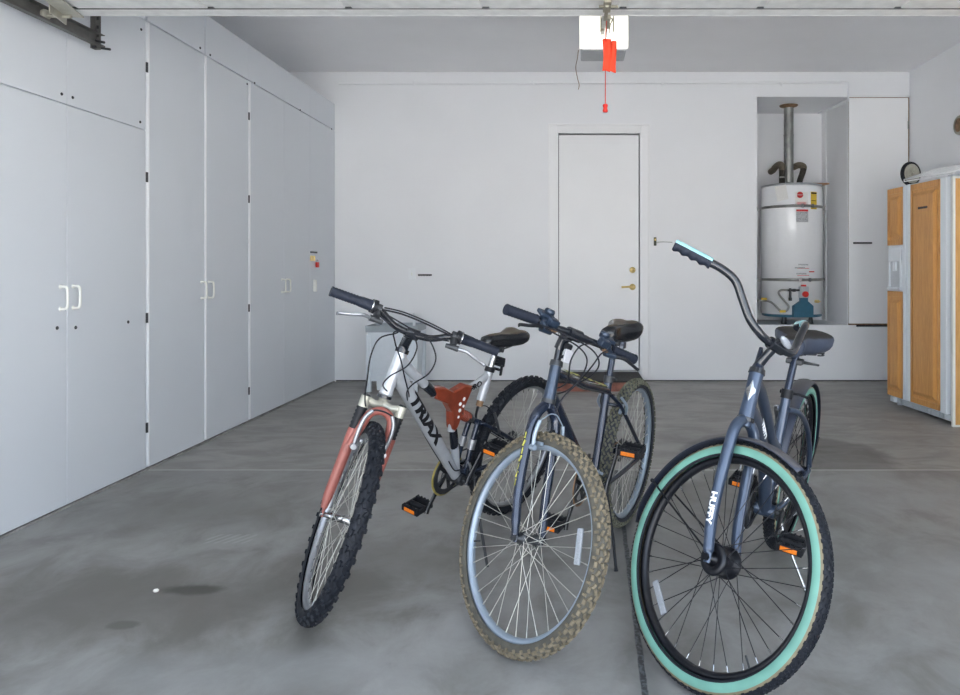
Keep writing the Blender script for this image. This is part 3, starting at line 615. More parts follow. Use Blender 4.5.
b = MB(); b.tube(cat([(.13, .15, .56), (.13, .15, .68), (.13, .10, .70), (.13, .03, .66)], 5), .014, 10); b.build('faucet', 'stile', tb)

# ------------------------------------------------------------------ garage door, track and opener overhead
gd = empty('garage_door', (.2, 2.0, 2.30)); tag(gd, 'white sectional garage door rolled open overhead with a scuffed reinforcing strut', 'garage door'); o = Matrix.Translation(-Vector(gd.location))
for k in range(4):
    y1 = 3.135 - k * .535; b = MB(); b.bx(-2.2, 2.6, y1 - .530, y1, 2.262, 2.305, .004)
    for j in range(8): x = -2.13 + j * .59; b.bx(x, x + .56, y1 - .49, y1 - .05, 2.255, 2.265, .004)
    b.build('door_section', 'strut', gd, o)
b = MB(); b.bx(-2.205, 2.605, 3.128, 3.134, 2.251, 2.303); b.bx(-2.205, 2.605, 3.134, 3.16, 2.296, 2.303); b.bx(-2.205, 2.605, 3.06, 3.13, 2.2515, 2.258); b.build('reinforcing_strut', 'strut', gd, o)
b = MB(); b.bx(-2.205, 2.605, 3.052, 3.060, 2.2525, 2.262); b.build('shaded_gap_strip', 'dark_steel', gd, o)  # dark strip put in for the shaded gap above the strut
for x, s in ((-2.16, -1), (2.56, 1)):
    b = MB(); b.box((x, 3.0, 2.245), (.07, .26, .006), Matrix.Rotation(s * -.25, 3, 'Z'), .001); b.box((x + s * .06, 3.06, 2.235), (.005, .16, .045), Matrix.Rotation(s * -.25, 3, 'Z'), .001)
    b.cyl((x + s * .03, 3.1, 2.235), (x + s * .15, 3.1, 2.238), .007, 10); b.lathe([(0, -.012), (.02, -.012), (.024, 0), (.02, .012), (0, .012)], (x + s * .145, 3.1, 2.245), 'X', 16); b.build('roller_bracket', 'cream_crown', gd, o)
def track(x, s, label):
    t = empty('door_track', (x, 2.2, 2.23)); tag(t, label, 'track'); o = Matrix.Translation(-Vector(t.location)); m = MB()
    m.bx(x, x + s * .003, .95, 3.47, 2.214, 2.276); m.bx(x, x + s * .028, .95, 3.47, 2.214, 2.217); m.bx(x, x + s * .028, .95, 3.47, 2.273, 2.276); m.bx(x + s * .026, x + s * .029, .95, 3.47, 2.214, 2.224)
    m.build('rail', 'track_steel', t, o)
    m = MB(); m.bx(x - s * .01, x - s * .006, 3.42, 3.45, 2.20, 3.125); m.bx(x - s * .01, x + s * .02, 3.448, 3.452, 2.20, 3.125)
    for k in range(20): m.bx(x + s * .002, x + s * .012, 3.4465, 3.448, 2.26 + k * .042, 2.275 + k * .042, mi=1)
    m.bx(x - s * .012, x + s * .05, 3.40, 3.45, 3.122, 3.128); m.build('hanger', ['track_steel', 'dark_gap'], t, o)
    m = MB(); m.cyl((x - s * .012, 3.44, 2.245), (x + s * .045, 3.44, 2.232), .006, 8); m.cyl((x - s * .012, 3.46, 2.215), (x + s * .06, 3.46, 2.205), .006, 8); m.cyl((x - s * .01, 3.43, 2.208), (x + s * .01, 3.43, 2.208), .007, 8); m.build('bolt', 'dark_steel', t, o)
track(-2.315, 1, 'grey steel garage door track running beside the white cabinets at upper left'); track(2.72, -1, 'grey steel garage door track on the right side above the opening')

op = empty('garage_door_opener', (.194, 4.56, 2.62)); tag(op, 'ceiling garage door opener with a brightly lit white lamp lens', 'garage door opener'); o = Matrix.Translation(-Vector(op.location))
b = MB(); b.bx(.05, .338, 4.475, 4.72, 2.515, 2.78, .012); b.build('housing', 'opener_grey', op, o)
b = MB()
vs = []; nseg = 6
prof = [(4.478, 2.525), (4.452, 2.528), (4.440, 2.56), (4.436, 2.65), (4.440, 2.74), (4.455, 2.772), (4.478, 2.775)]
for x in (.042, .048, .34, .346):
    ins = 0 if x in (.048, .34) else .012
    for (y, z) in prof: vs.append((x, y + ins * (1 if y < 4.47 else 0), z))
n = len(prof); fs = [(i * n + k, i * n + k + 1, (i + 1) * n + k + 1, (i + 1) * n + k) for i in range(3) for k in range(n - 1)] + [tuple(range(n)), tuple(range(3 * n, 4 * n))]
b.add(vs, fs, False); b.build('lamp_lens', 'lamp', op, o)
b = MB()
for x in (.07, .318): b.bx(x - .015, x + .015, 4.56, 4.563, 2.78, 3.128); b.bx(x - .015, x + .015, 4.64, 4.643, 2.78, 3.128)
b.bx(.05, .34, 4.55, 4.65, 3.122, 3.128); b.build('ceiling_bracket', 'steel', op, o)
b = MB(); b.bx(.172, .196, .80, 4.47, 2.600, 2.606); b.bx(.182, .186, .80, 4.47, 2.606, 2.640); b.bx(.172, .196, .80, 4.47, 2.636, 2.640); b.build('rail', 'steel', op, o)
b = MB(); b.bx(.150, .218, 3.62, 3.76, 2.560, 2.598, .004); b.bx(.150, .158, 3.62, 3.66, 2.49, 2.56); b.bx(.158, .172, 3.60, 3.63, 2.50, 2.57, .003); b.bx(.206, .214, 3.62, 3.64, 2.48, 2.565); b.bx(.176, .190, 3.60, 3.63, 2.44, 2.565, .003); b.bx(.166, .188, 3.60, 3.625, 2.36, 2.56, .003); b.bx(.139, .145, 3.60, 3.63, 2.345, 2.50, .002); b.bx(.139, .166, 3.60, 3.61, 2.44, 2.50, .002); b.bx(.139, .158, 3.60, 3.61, 2.345, 2.356, .002); b.bx(.203, .209, 3.60, 3.63, 2.345, 2.565, .002); b.tube(cat([(.195, 3.605, 2.45), (.183, 3.60, 2.42), (.199, 3.60, 2.40), (.188, 3.60, 2.37), (.186, 3.60, 2.33)], 5), .0035, 6); b.tube([(.172, 3.60, 2.37), (.172, 3.60, 2.31)], .003, 6); b.build('trolley', 'trolley_metal', op, o)
b = MB(); b.tube([(.196, 3.70, 2.575), (.165, 3.36, 2.42), (.145, 3.12, 2.345)], .012, 6); b.bx(.13, .165, 3.02, 3.125, 2.306, 2.36, .003); b.build('door_arm', 'cream_crown', op, o)
b = MB(); b.bx(.128, .16, 2.93, 3.05, 2.235, 2.252, .002); b.bx(.135, .150, 2.96, 3.12, 2.225, 2.237, .002); b.bx(.152, .166, 3.115, 3.145, 2.232, 2.30, .002); b.cyl((.11, 3.0, 2.243), (.19, 3.0, 2.243), .006, 8); b.build('door_bracket', 'trolley_metal', gd, Matrix.Translation(-Vector(gd.location)))
cX, cY = (605.3 - 573) / 710 * 3.6, 3.6
b = MB(); b.tube([(cX + .010, cY, 2.43), (cX + .001, cY, 2.32), (cX, cY, 1.965)], .0022, 8); b.build('pull_cord', 'red_plastic', op, o)
b = MB(); b.lathe([(0, 1.930), (.011, 1.930), (.0135, 1.936), (.010, 1.950), (.0135, 1.964), (.011, 1.970), (0, 1.970)], (cX, cY, 0), 'Z', 16); b.build('pull_handle', 'red_plastic', op, o)
b = MB(); b.tube(cat([(.035, 4.62, 2.56), (.028, 4.6, 2.50), (.018, 4.60, 2.44), (.03, 4.60, 2.37), (.04, 4.6, 2.33), (.035, 4.6, 2.30)], 6), .0022, 6); b.build('antenna_wire', 'rusty', op, o)
# red cloth flag tied to the cord: two hanging tails with thickness
b = MB()
def tail(x0, x1, z0, z1, ph, y):
    nx, nz = 6, 10; f = []; k = []
    for j in range(nz + 1):
        for i in range(nx + 1):
            u, v = i / nx, j / nz; x = x0 + (x1 - x0) * u + .006 * math.sin(v * 3 + ph) + (.008 * v if ph else 0); z = z0 + (z1 - z0) * v - .008 * u * v; yy = y + .008 * math.sin(u * 5 + v * 2 + ph)
            f.append((x, yy, z)); k.append((x, yy + .003, z))
    W = nx + 1; n = len(f); fs = [(j * W + i, j * W + i + 1, (j + 1) * W + i + 1, (j + 1) * W + i) for j in range(nz) for i in range(nx)]
    fs2 = [tuple(n + q for q in g[::-1]) for g in fs]; ed = [j * W for j in range(nz + 1)] + [nz * W + i for i in range(1, nx + 1)] + [j * W + nx for j in range(nz - 1, -1, -1)] + list(range(nx - 1, 0, -1))
    b.add(f + k, fs + fs2 + [(ed[i], ed[(i + 1) % len(ed)], n + ed[(i + 1) % len(ed)], n + ed[i]) for i in range(len(ed))], True)
tail(cX - .016, cX + .022, 2.297, 2.140, 0., cY - .008); tail(cX + .018, cX + .052, 2.290, 2.138, 1.7, cY - .002)
b.tube([(cX - .012, cY - .006, 2.295), (cX + .03, cY - .006, 2.292)], .007, 8)
fl_ = b.build('cloth_flag', 'red_cloth'); tag(fl_, 'bright red cloth strip tied to the opener pull cord', 'cloth')
# pale chip on the floor
b = MB(); b.ball((0, 0, .006), .011, 8, (1, .8, .55)); pb = b.build('pebble', 'stone'); pb.location = ((156 - 573) / 710 * 2.49, 2.49, 0); tag(pb, 'tiny pale stone lying on the stained concrete at lower left', 'stone')
RX = 72
# ------------------------------------------------------------------ bicycles
class Frame:
    """a leaning, steered bicycle: frame coordinates x forward, y rider's left, z up, origin at the rear tyre contact"""
    def __init__(s, T, yaw, lean, pitch, steer, head, wb, R, rake):
        r = math.radians
        s.mw = Matrix.Translation(T) @ Matrix.Rotation(r(yaw), 4, 'Z') @ Matrix.Rotation(-r(lean), 4, 'X') @ Matrix.Rotation(r(pitch), 4, 'Y')
        s.s = Vector((-math.cos(r(head)), 0, math.sin(r(head)))); s.n = Vector((math.sin(r(head)), 0, math.cos(r(head))))
        s.C = Vector((wb, 0, R)); s.A = s.C - s.n * rake; s.rake = rake; s.R = R
        s.S = Matrix.Translation(s.A) @ Matrix.Rotation(r(steer), 4, s.s) @ Matrix.Translation(-s.A)
    def f(s, L, f=0., y=0.): return s.A + s.s * L + s.n * f + Vector((0, y, 0))
    def fs(s, pts): return [s.f(*p) for p in pts]
def V3(x, z, y=0.): return Vector((x, y, z))

def make_wheel(root, fr, front, st):
    R = fr.R; name = 'front_wheel' if front else 'rear_wheel'
    c = fr.C if front else Vector((0, 0, R))
    ml = (fr.S if front else Matrix.Identity(4)) @ Matrix.Translation(c)
    kn = st['knob']; tr = st['tr']; rc = R - kn - tr; ro = R - .0405 + st.get('rim_off', 0); ri = ro - st.get('rim_h', .019)
    m = MB(); w = .0135
    m.lathe([(ro, -w), (ro, -w + .002), (ro - .008, -w + .003), (ro - .008, w - .003), (ro, w - .002), (ro, w), (ro - .010, w + .0005), (ri + .004, w * .75), (ri, w * .3), (ri, -w * .3), (ri + .004, -w * .75), (ro - .010, -w - .0005)], (0, 0, 0), 'Y', 96, closed=True)
    wh = m.build(name, st['rim'], root); wh.matrix_local = ml
    # tyre
    m = MB(); prof = []; angs = [math.radians(a) for a in range(-128, 129, 16)]
    prof = [(rc + tr * math.cos(a), tr * math.sin(a)) for a in angs]
    mats = st['tire_mats']
    m.lathe(prof, (0, 0, 0), 'Y', 96)
    if st.get('wall'):   # painted sidewall bands: choose material by cross-section angle
        nprof = len(prof) - 1
        for i in range(len(m.F)):
            a = abs((math.degrees(angs[i % nprof]) + math.degrees(angs[i % nprof + 1])) / 2); m.I[i] = 3 if a > 110 else (1 if a > 62 else (2 if a > 54 else 0))
    N_ = st['nk']
    for k in range(N_):
        for (phi, stag, lc, lw, tilt) in st['rows']:
            a = 2 * PI * (k + stag) / N_; ph = math.radians(phi)
            rr = rc + (tr + kn * .35) * math.cos(ph); y = (tr + kn * .35) * math.sin(ph)
            e_r = Vector((math.cos(a), 0, math.sin(a))); e_t = Vector((-math.sin(a), 0, math.cos(a))); e_y = Vector((0, 1, 0))
            nn = (e_r * math.cos(ph) + e_y * math.sin(ph)); ll = nn.cross(e_t)
            if tilt: e_t2 = e_t * math.cos(tilt) + ll * math.sin(tilt); ll = nn.cross(e_t2); e_t = e_t2
            Rm = Matrix((e_t, ll, nn)).transposed()
            # tapered block
            c0 = e_r * rr + e_y * y; vs = []
            for z, q in ((-kn * .4, 1.), (kn * .65, .78)):
                for sy in (-1, 1):
                    for sx in (-1, 1): vs.append(c0 + Rm @ Vector((sx * lc / 2 * q, sy * lw / 2 * q, z)))
            m.add(vs, [(4, 5, 7, 6), (0, 1, 5, 4), (2, 6, 7, 3), (0, 4, 6, 2), (1, 3, 7, 5)], False, st.get('knob_mi', 1))
    m.build('tire', mats, wh)
    # hub
    hw = st.get('hubw', .032) if front else .034; fl = st.get('flange', .021); m = MB(); x = st.get('axle', .062)
    m.lathe([(.005, -x), (.008, -x), (.008, -hw - .006), (.013, -hw - .004), (.013, -hw - .001), (fl, -hw), (fl, -hw + .003), (.014, -hw + .006), (.012, 0), (.014, hw - .006), (fl, hw - .003), (fl, hw), (.013, hw + .001), (.013, hw + .004), (.008, hw + .006), (.008, x), (.005, x), (.005, -x)], (0, 0, 0), 'Y', 24)
    for s_ in (-1, 1): m.tube([(0, s_ * x, 0), (0, s_ * (x + .008), 0)], .010, 6)
    m.build('hub', st['hub'], wh)
    if not front:
        m = MB(); m.lathe([(.014, -.036), (st.get('cog', .045), -.037), (st.get('cog', .045), -.040), (.03, -.046), (.022, -.053), (.012, -.054)], (0, 0, 0), 'Y', 30); m.build('cassette', 'dark_steel', wh)
    # spokes: four mesh variants
    var = {}
    for sd in (-1, 1):
        for dr in (-1, 1):
            a = math.radians(62 * dr); m = MB(); rr = fl - .003; p0 = Vector((rr * math.cos(a), sd * (hw - .0015 + .002 * dr), rr * math.sin(a))); p1 = Vector((ri + .002, 0, 0)); d = (p1 - p0)
            m.tube([p0, p0 + d * .94], st.get('sr', .0011), 5)
            m.tube([p0 + d * .935, p1], st.get('sr', .0011) * 1.8, 6, mi=1)
            var[(sd, dr)] = m.mesh('spoke', [st['spoke'], st['nipple']])
    for k in range(36):
        o = bpy.data.objects.new('spoke', var[(1 if k % 2 else -1, 1 if (k // 2) % 2 else -1)]); COL.objects.link(o); o.parent = wh
        o.matrix_local = Matrix.Rotation(math.radians(k * 10 + 4), 4, 'Y')
    if st.get('refl') is not None and front:
        a = math.radians(st['refl']); y0 = st.get('refl_y', -.010)
        m = MB(); rr = ri - .040; Rr = Matrix.Rotation(-a, 3, 'Y'); c0 = Vector((rr * math.cos(a), y0, rr * math.sin(a)))
        m.box(c0, (.022, .007, .098), Rr, .003); m.box(c0 + Vector((0, .004, 0)), (.012, .005, .03), Rr, .001); m.build('reflector', 'reflector_white', wh)
    m = MB(); a = math.radians(st.get('valve', 200)); e = Vector((math.cos(a), 0, math.sin(a))); m.tube([e * ri, e * (ri - .03)], .0028, 8); m.build('valve', 'dark_steel', wh)
    return wh

def saddle(root, post_base, post_r, post_top, nose, rear, z, wr, mat, post_mat, h=.024, skirt=.026, tail=0.):
    m = MB(); m.tube([post_base, post_top], post_r, 16); m.build('seat_post', post_mat, root)
    secs = [(0, .10, .55, -.012), (.03, .42, .8, -.004), (.15, .34, .95, 0), (.38, .36, 1., .0), (.55, .55, 1., .0), (.70, .80, 1.05, .003), (.84, 1., 1.1, .008), (.94, .96, 1.0, .009), (.985, .75, .8, .006), (1., .3, .4, .0)]
    m = MB(); rows = []; K = 24
    for t, wf, hf, dz in secs:
        x = nose + (rear - nose) * t; row = []
        wl = wr * wf if t > .45 else max(wr * wf, .022 if 0 < t else .006)
        for k in range(K):
            a = 2 * PI * k / K; ca, sa = math.cos(a), math.sin(a)
            y = wl * (abs(ca) ** .8) * (1 if ca > 0 else -1); zz_ = (abs(sa) ** .85) * (h * hf if sa > 0 else -skirt * hf)
            if sa > 0 and t > .5: zz_ -= .006 * math.exp(-(y / .02) ** 2)
            row.append(Vector((x, y, z + dz + zz_ + tail * max(0, t - .5))))
        rows.append(row)
    vs = [v for r_ in rows for v in r_]; fs = [(i * K + k, i * K + (k + 1) % K, (i + 1) * K + (k + 1) % K, (i + 1) * K + k) for i in range(len(rows) - 1) for k in range(K)]
    fs += [tuple(range(K)), tuple((len(rows) - 1) * K + k for k in range(K))]
    m.add(vs, fs, True); sd = m.build('saddle', mat, root)
    m = MB(); px = post_top.x
    for s_ in (-1, 1): m.tube(cat([(nose + (rear - nose) * .12, .008 * s_, z - skirt * .6), (px + .06, .020 * s_, z - .040), (px - .03, .022 * s_, z - .040), (nose + (rear - nose) * .9, wr * .45 * s_, z - skirt * .5)], 6), .0036, 8)
    m.box((px, 0, z - .044), (.045, .052, .022), None, .005); m.cyl((px, -.035, z - .046), (px, .035, z - .046), .007, 8); m.build('saddle_rails', 'dark_steel', sd)
    return sd

def crankset(root, fr, bb, ang, L, ring_r, guard, arm_mat, style, pedal_rot=0., py=.10):
    cs = MB(); cs.cyl((bb.x, -.036, bb.z), (bb.x, .036, bb.z), .023, 20); cs.cyl((bb.x, -.062, bb.z), (bb.x, .062, bb.z), .010, 12)
    cs = cs.build('bottom_bracket', style['bbmat'], root)
    m = MB(); nt = 36; vs = []; y0, y1 = -.047, -.044
    for k in range(nt * 2):
        a = PI * k / nt; r = ring_r - (.005 if k % 2 else 0); vs += [(bb.x + r * math.cos(a), y0, bb.z + r * math.sin(a)), (bb.x + r * math.cos(a), y1, bb.z + r * math.sin(a)), (bb.x + (ring_r - .02) * math.cos(a), y1, bb.z + (ring_r - .02) * math.sin(a)), (bb.x + (ring_r - .02) * math.cos(a), y0, bb.z + (ring_r - .02) * math.sin(a))]
    n = nt * 2
    m.add(vs, [(i * 4 + q, i * 4 + (q + 1) % 4, ((i + 1) % n) * 4 + (q + 1) % 4, ((i + 1) % n) * 4 + q) for i in range(n) for q in range(4)])
    for k in range(5): a = math.radians(ang) + 2 * PI * k / 5 + .6; m.box((bb.x + (ring_r - .01) * .5 * math.cos(a), -.048, bb.z + (ring_r - .01) * .5 * math.sin(a)), (ring_r - .012, .006, .016), Matrix.Rotation(-a, 3, 'Y'), .001)
    m.build('chainring', 'dark_steel', root)
    if guard: m = MB(); m.lathe([(ring_r - .012, -.053), (ring_r + .008, -.053), (ring_r + .010, -.050), (ring_r - .012, -.0505)], (bb.x, 0, bb.z), 'Y', 60, closed=True); m.build('chain_guard', guard, root)
    for sd, a in ((-1, ang), (1, ang + 180)):
        a = math.radians(a); d = Vector((math.cos(a), 0, math.sin(a))); y0 = sd * .060; e = bb + d * L
        m = MB(); m.tube([Vector((bb.x, y0, bb.z)) - d * .012, Vector((bb.x, y0, bb.z)) + d * .02, Vector((e.x, sd * .078, e.z)) - d * .02, Vector((e.x, sd * .078, e.z)) + d * .012], [.014, .015, .010, .012], 12, flat=.6, up=d.cross(Vector((0, 1, 0)))); m.build('crank_arm', arm_mat, root)
        m = MB(); cy = sd * (.078 + .012 + .045); R_ = Matrix.Rotation(pedal_rot, 3, 'Y'); c = Vector((e.x, cy, e.z))
        m.cyl((e.x, sd * .078, e.z), (e.x, sd * .18, e.z), .006, 10); m.cyl((e.x, sd * .095, e.z), (e.x, sd * .172, e.z), .013, 12)
        for q in (-1, 1):
            m.box(c + R_ @ Vector((q * .040, 0, 0)), (.014, .088, .026), R_, .003)
            m.box(c + Vector((0, q * .040, 0)), (.082, .012, .020), R_, .003)
            for j in range(5): m.box(c + R_ @ Vector((q * .040, -.036 + j * .018, .0145)), (.012, .006, .005), R_)
        pd = m.build('pedal', style['pedal'], root)
        for q in (-1, 1): m = MB(); m.box(c + R_ @ Vector((q * .0478, 0, 0)), (.004, .055, .015), R_, .001); m.build('pedal_reflector', 'reflector_orange', pd)
    # chain loop
    rb = Vector((0, 0, fr.R)); r2 = .040; y = -.0455; pts = []
    for k in range(9): a = math.radians(90 - 180 * k / 8); pts.append(Vector((bb.x + ring_r * math.cos(a), y, bb.z + ring_r * math.sin(a))))
    for k in range(7): a = math.radians(-90 - 180 * k / 6); pts.append(Vector((rb.x + r2 * math.cos(a), y, rb.z + r2 * math.sin(a))))
    m = MB(); m.tube(pts, .0042, 6, closed=True, flat=.7); m.build('chain', 'rusty' if style.get('rust') else 'dark_steel', root)

def lever(root, fr, base, tipdir, mat_lever, mat_body, sd, out=.11, drop=.055, fwd=.03, closed=False):
    """base: (L, f, y) just inboard of the grip; the lever blade reaches outward under the grip"""
    L, f, y = base
    m = MB(); c = fr.f(L, f, y); m.cyl(c - Vector((0, .010, 0)), c + Vector((0, .010, 0)), .0175, 16)
    m.tube([fr.f(L, f, y), fr.f(L - .012 - drop * .5, f + .026, y)], [.013, .012], 10); m.tube([fr.f(L - .016 - drop * .6, f + .026, y - sd * .025), fr.f(L - .014 - drop * .6, f + .03, y + sd * .02)], [.008, .011], 10)
    bd = m.build('brake_lever_mount', mat_body, root, fr.S)
    m = MB(); P = [(L - .016 - drop * .6, f + .032, y + sd * .012), (L - .014 - drop * .6, f + .050, y + sd * .045), (L - .020 - drop * .7, f + .054, y + sd * .075), (L - .026 - drop * .8, f + .050, y + sd * (out - .01)), (L - .030 - drop * .8, f + .054, y + sd * out)]
    m.tube(cat(fr.fs(P), 5), [.0065] * 8 + [.0055] * 12 + [.007], 8, flat=.55); m.build('brake_lever', mat_lever, root, fr.S)
    return bd

def text_on(root, name, body, size, a, b, nrm, mat, r, width=1., xf=None, t=.5, bold=0.):
    a, b = Vector(a), Vector(b); p = a.lerp(b, t); d = (b - a).normalized(); nrm = Vector(nrm); nrm = (nrm - d * nrm.dot(d)).normalized()
    return text_obj(name, body, size, p + nrm * (r + .0012), d, nrm, mat, root, .0006, xf, width, bend=r + .0012, bold=bold)
def cable(root, fr, pts, r=.0026, name='cable', n=8, steer=True, mat='cable'):
    m = MB(); m.tube(cat(fr.fs(pts) if steer else pts, n), r, 7); return m.build(name, mat, root, fr.S if steer else None)
def grip(root, fr, a, b, r, name='grip', mat='grip_rubber', ridges=10, cap=True):
    a, b = fr.f(*a), fr.f(*b); pts = []; rad = []
    for k in range(ridges * 2 + 1): t = k / (ridges * 2); pts.append(a.lerp(b, t)); rad.append(r * (1.04 if k % 2 else .97) * (1.08 if t > .96 else 1) * (1.12 if t < .04 else 1))
    m = MB(); m.tube(pts, rad, 16); return m.build(name, mat, root, fr.S)

# ---------------- 1: silver full-suspension mountain bike
def bike_one():
    fr = Frame((-.31183, 3.31159, .0005), 239.523, 10.888, .27, 51.943, 70.741, 1.073, .328, .040)
    root = empty('mountain_bike', mat=fr.mw); tag(root, 'silver full-suspension mountain bike with faded red fork, leftmost of the three bikes', 'bicycle')
    st = dict(knob=.006, tr=.0245, rim='alu', tire_mats=['tire_black', 'tire_black'], nk=44, hub='chrome', spoke='spoke_steel', nipple='chrome', valve=210, axle=.060,
        rows=[(-13, 0, .020, .010, .35), (13, .5, .020, .010, -.35), (-38, .25, .020, .011, -.2), (38, .75, .020, .011, .2), (-62, 0, .016, .012, 0), (62, .5, .016, .012, 0)])
    make_wheel(root, fr, True, st); make_wheel(root, fr, False, st | {'hub': 'dark_steel', 'cog': .055})
    H0, H1 = fr.f(.424), fr.f(.580)
    m = MB(); m.tube([H0, H0.lerp(H1, .5), H1], [.0235, .0205, .0225], 20)
    m.tube([fr.f(.505) , V3(.84, .765), V3(.609, .502), V3(.428, .295)], [.024, .0270, .0262, .022], 20)
    m.tube([fr.f(.56), V3(.80, .795), V3(.63, .672)], [.018, .0185, .016], 16)
    m.tube(cat([V3(.45, .655), V3(.40, .668), V3(.355, .685), V3(.318, .70)], 6), [.0185] * 19, 14, flat=.8)
    m.tube([V3(.301, .735), V3(.335, .598)], .0185, 18)
    m.tube([V3(.500, .54), V3(.455, .40), V3(.425, .295)], [.012, .018, .017], 14)
    m.tube([V3(.505, .60), V3(.500, .50)], [.014, .016], 14)
    fm = m.build('frame', 'silver_frame', root)
    text_on(fm, 'frame_lettering', 'TRIAX', .062, V3(.84, .765), V3(.609, .502), (.12, 1, 0), 'ink_black', .0272, 1.6, t=.66, bold=.003)
    text_on(fm, 'frame_lettering', 'PRO', .034, V3(.46, .658), V3(.345, .687), (0, 1, 0), 'ink_black', .0168, 1.1, t=.5, bold=.001)
    m = MB(); m.tube([V3(.70, .722), V3(.64, .679)], [.0192, .0172], 16); m.build('black_graphic', 'black', fm)
    m = MB(); m.tube([V3(.494, .52), V3(.478, .47), V3(.462, .42)], [.0145, .0175, .0165], 14); m.build('black_graphic', 'black', fm); pass
    poly = [(.662, .705), (.60, .700), (.54, .672), (.47, .690), (.425, .678), (.428, .650), (.452, .60), (.478, .515), (.494, .500), (.512, .512), (.530, .585), (.565, .625), (.64, .660)]
    m = MB(); k = len(poly); lo = []; 
    cxm = sum(p[0] for p in poly) / k; czm = sum(p[1] for p in poly) / k; vs = []
    for y, q in ((-.019, .90), (-.014, 1.), (.014, 1.), (.019, .90)): vs += [(cxm + (x - cxm) * q, y, czm + (z - czm) * q) for x, z in poly]
    m.add(vs, [tuple(range(k))[::-1], tuple(range(3 * k, 4 * k))] + [(i * k + j, i * k + (j + 1) % k, (i + 1) * k + (j + 1) % k, (i + 1) * k + j) for i in range(3) for j in range(k)])
    br = m.build('frame_bracket', 'red_frame', root)
    m = MB()
    for (x, z, a) in ((.493, .615, .1), (.490, .588, .08), (.492, .561, .07), (.473, .632, .09), (.470, .602, .06)):
        m.tube([(x, -.0205, z), (x, .0205, z)], .008 if a > .07 else .006, 12)
    m.build('bracket_cutout', 'white_ink', br)
    m = MB(); m.tube([V3(.334, .600), V3(.340, .574)], .0145, 14); m.build('seat_post_end', 'rusty', root)
    m = MB(); m.tube([V3(.3005, .738), V3(.305, .718)], .0215, 18); m.cyl((.272, -.012, .728), (.272, .028, .728), .006, 8); m.box((.262, .03, .725), (.012, .008, .045), None, .003); m.build('seat_clamp', 'black_plastic', root)
    m = MB(); m.box((.245, .0, .755), (.018, .055, .040), None, .005); m.tube([V3(.285, .765), V3(.25, .757)], .008, 8); m.build('rear_reflector', 'black_plastic', root)
    saddle(root, V3(.302, .730), .0135, V3(.277, .820), .370, .115, .858, .064, 'saddle', 'chrome', .024, .040)
    # coil shock
    a, b = V3(.482, .575), V3(.362, .517); d = (b - a)
    m = MB(); m.tube([a, b], .007, 12); m.tube([a + d * .02, a + d * .12], .019, 16); m.tube([a + d * .62, a + d * .72], .021, 16); m.tube([a + d * .72, b], .012, 12); sh = m.build('rear_shock', 'dark_steel', root)
    u = d.normalized(); e1 = Vector((0, 1, 0)); e2 = u.cross(e1); pts = []
    for k in range(61): t = .12 + .5 * k / 60; q = 2 * PI * 5 * k / 60; pts.append(a + d * t + (e1 * math.cos(q) + e2 * math.sin(q)) * .0185)
    m = MB(); m.tube(pts, .0042, 8); m.build('spring', 'red_frame', sh)
    # swingarm
    m = MB()
    for s_ in (-1, 1):
        m.tube([V3(.36, .515, s_ * .022), V3(.385, .42, s_ * .024), V3(.402, .315, s_ * .028)], .0115, 12)
        m.tube(cat([V3(.402, .315, s_ * .03), V3(.33, .312, s_ * .045), V3(.2, .318, s_ * .055), V3(0, .327, s_ * .066)], 5), .0105, 12)
        m.tube(cat([V3(.358, .515, s_ * .026), V3(.30, .49, s_ * .048), V3(.15, .41, s_ * .058), V3(.0, .330, s_ * .066)], 5), .0095, 12)
        m.box((0, s_ * .066, .327), (.04, .006, .05), None, .002)
    m.tube([V3(.36, .515, -.03), V3(.36, .515, .03)], .013, 12); m.tube([V3(.404, .316, -.04), V3(.404, .316, .04)], .017, 14); m.tube([V3(.30, .492, -.05), V3(.30, .492, .05)], .009, 10)
    sw = m.build('swingarm', 'navy', root)
    for s_ in (-1, 1):
        m = MB(); m.tube([V3(.378, .445, s_ * .024), V3(.386, .405, s_ * .024)], .0155, 14); m.build('swingarm_collar', 'alu', sw)
    m = MB(); m.tube([V3(.40, .36, .031), V3(.375, .30, .045)], [.008, .012], 10, flat=.6); m.build('pivot_link', 'alu', sw)
    for s_ in (-1, 1):
        m = MB(); m.tube(cat([V3(.25, .455, s_ * .062), V3(.27, .50, s_ * .058), V3(.285, .548, s_ * .045)], 5), .007, 8, flat=.7); m.box((.262, s_ * .032, .475), (.05, .012, .014), Matrix.Rotation(.5, 3, 'Y'), .003); m.build('rear_brake_arm', 'dark_steel', root)
    cable(root, fr, [V3(.285, .548, -.045), V3(.29, .565, .0), V3(.285, .548, .045)], .0022, steer=False)
    crankset(root, fr, V3(.42, .283), -70, .166, .084, 'yellow', 'black', dict(bbmat='dark_steel', pedal='black_plastic'), .15)
    m = MB(); m.box((.385, -.045, .375), (.05, .012, .03), Matrix.Rotation(.3, 3, 'Y'), .004); m.box((.392, -.035, .40), (.02, .03, .03), None, .004); m.build('front_derailleur', 'dark_steel', root)
    m = MB(); m.box((.01, -.062, .275), (.03, .014, .045), Matrix.Rotation(.3, 3, 'Y'), .005); m.lathe([(.005, -.004), (.018, -.004), (.018, .004), (.005, .004)], (.03, -.058, .24), 'Y', 16); m.lathe([(.005, -.004), (.018, -.004), (.018, .004), (.005, .004)], (.045, -.058, .195), 'Y', 16); m.box((.038, -.05, .218), (.012, .004, .06), Matrix.Rotation(-.25, 3, 'Y'), .001); m.build('rear_derailleur', 'dark_steel', root)
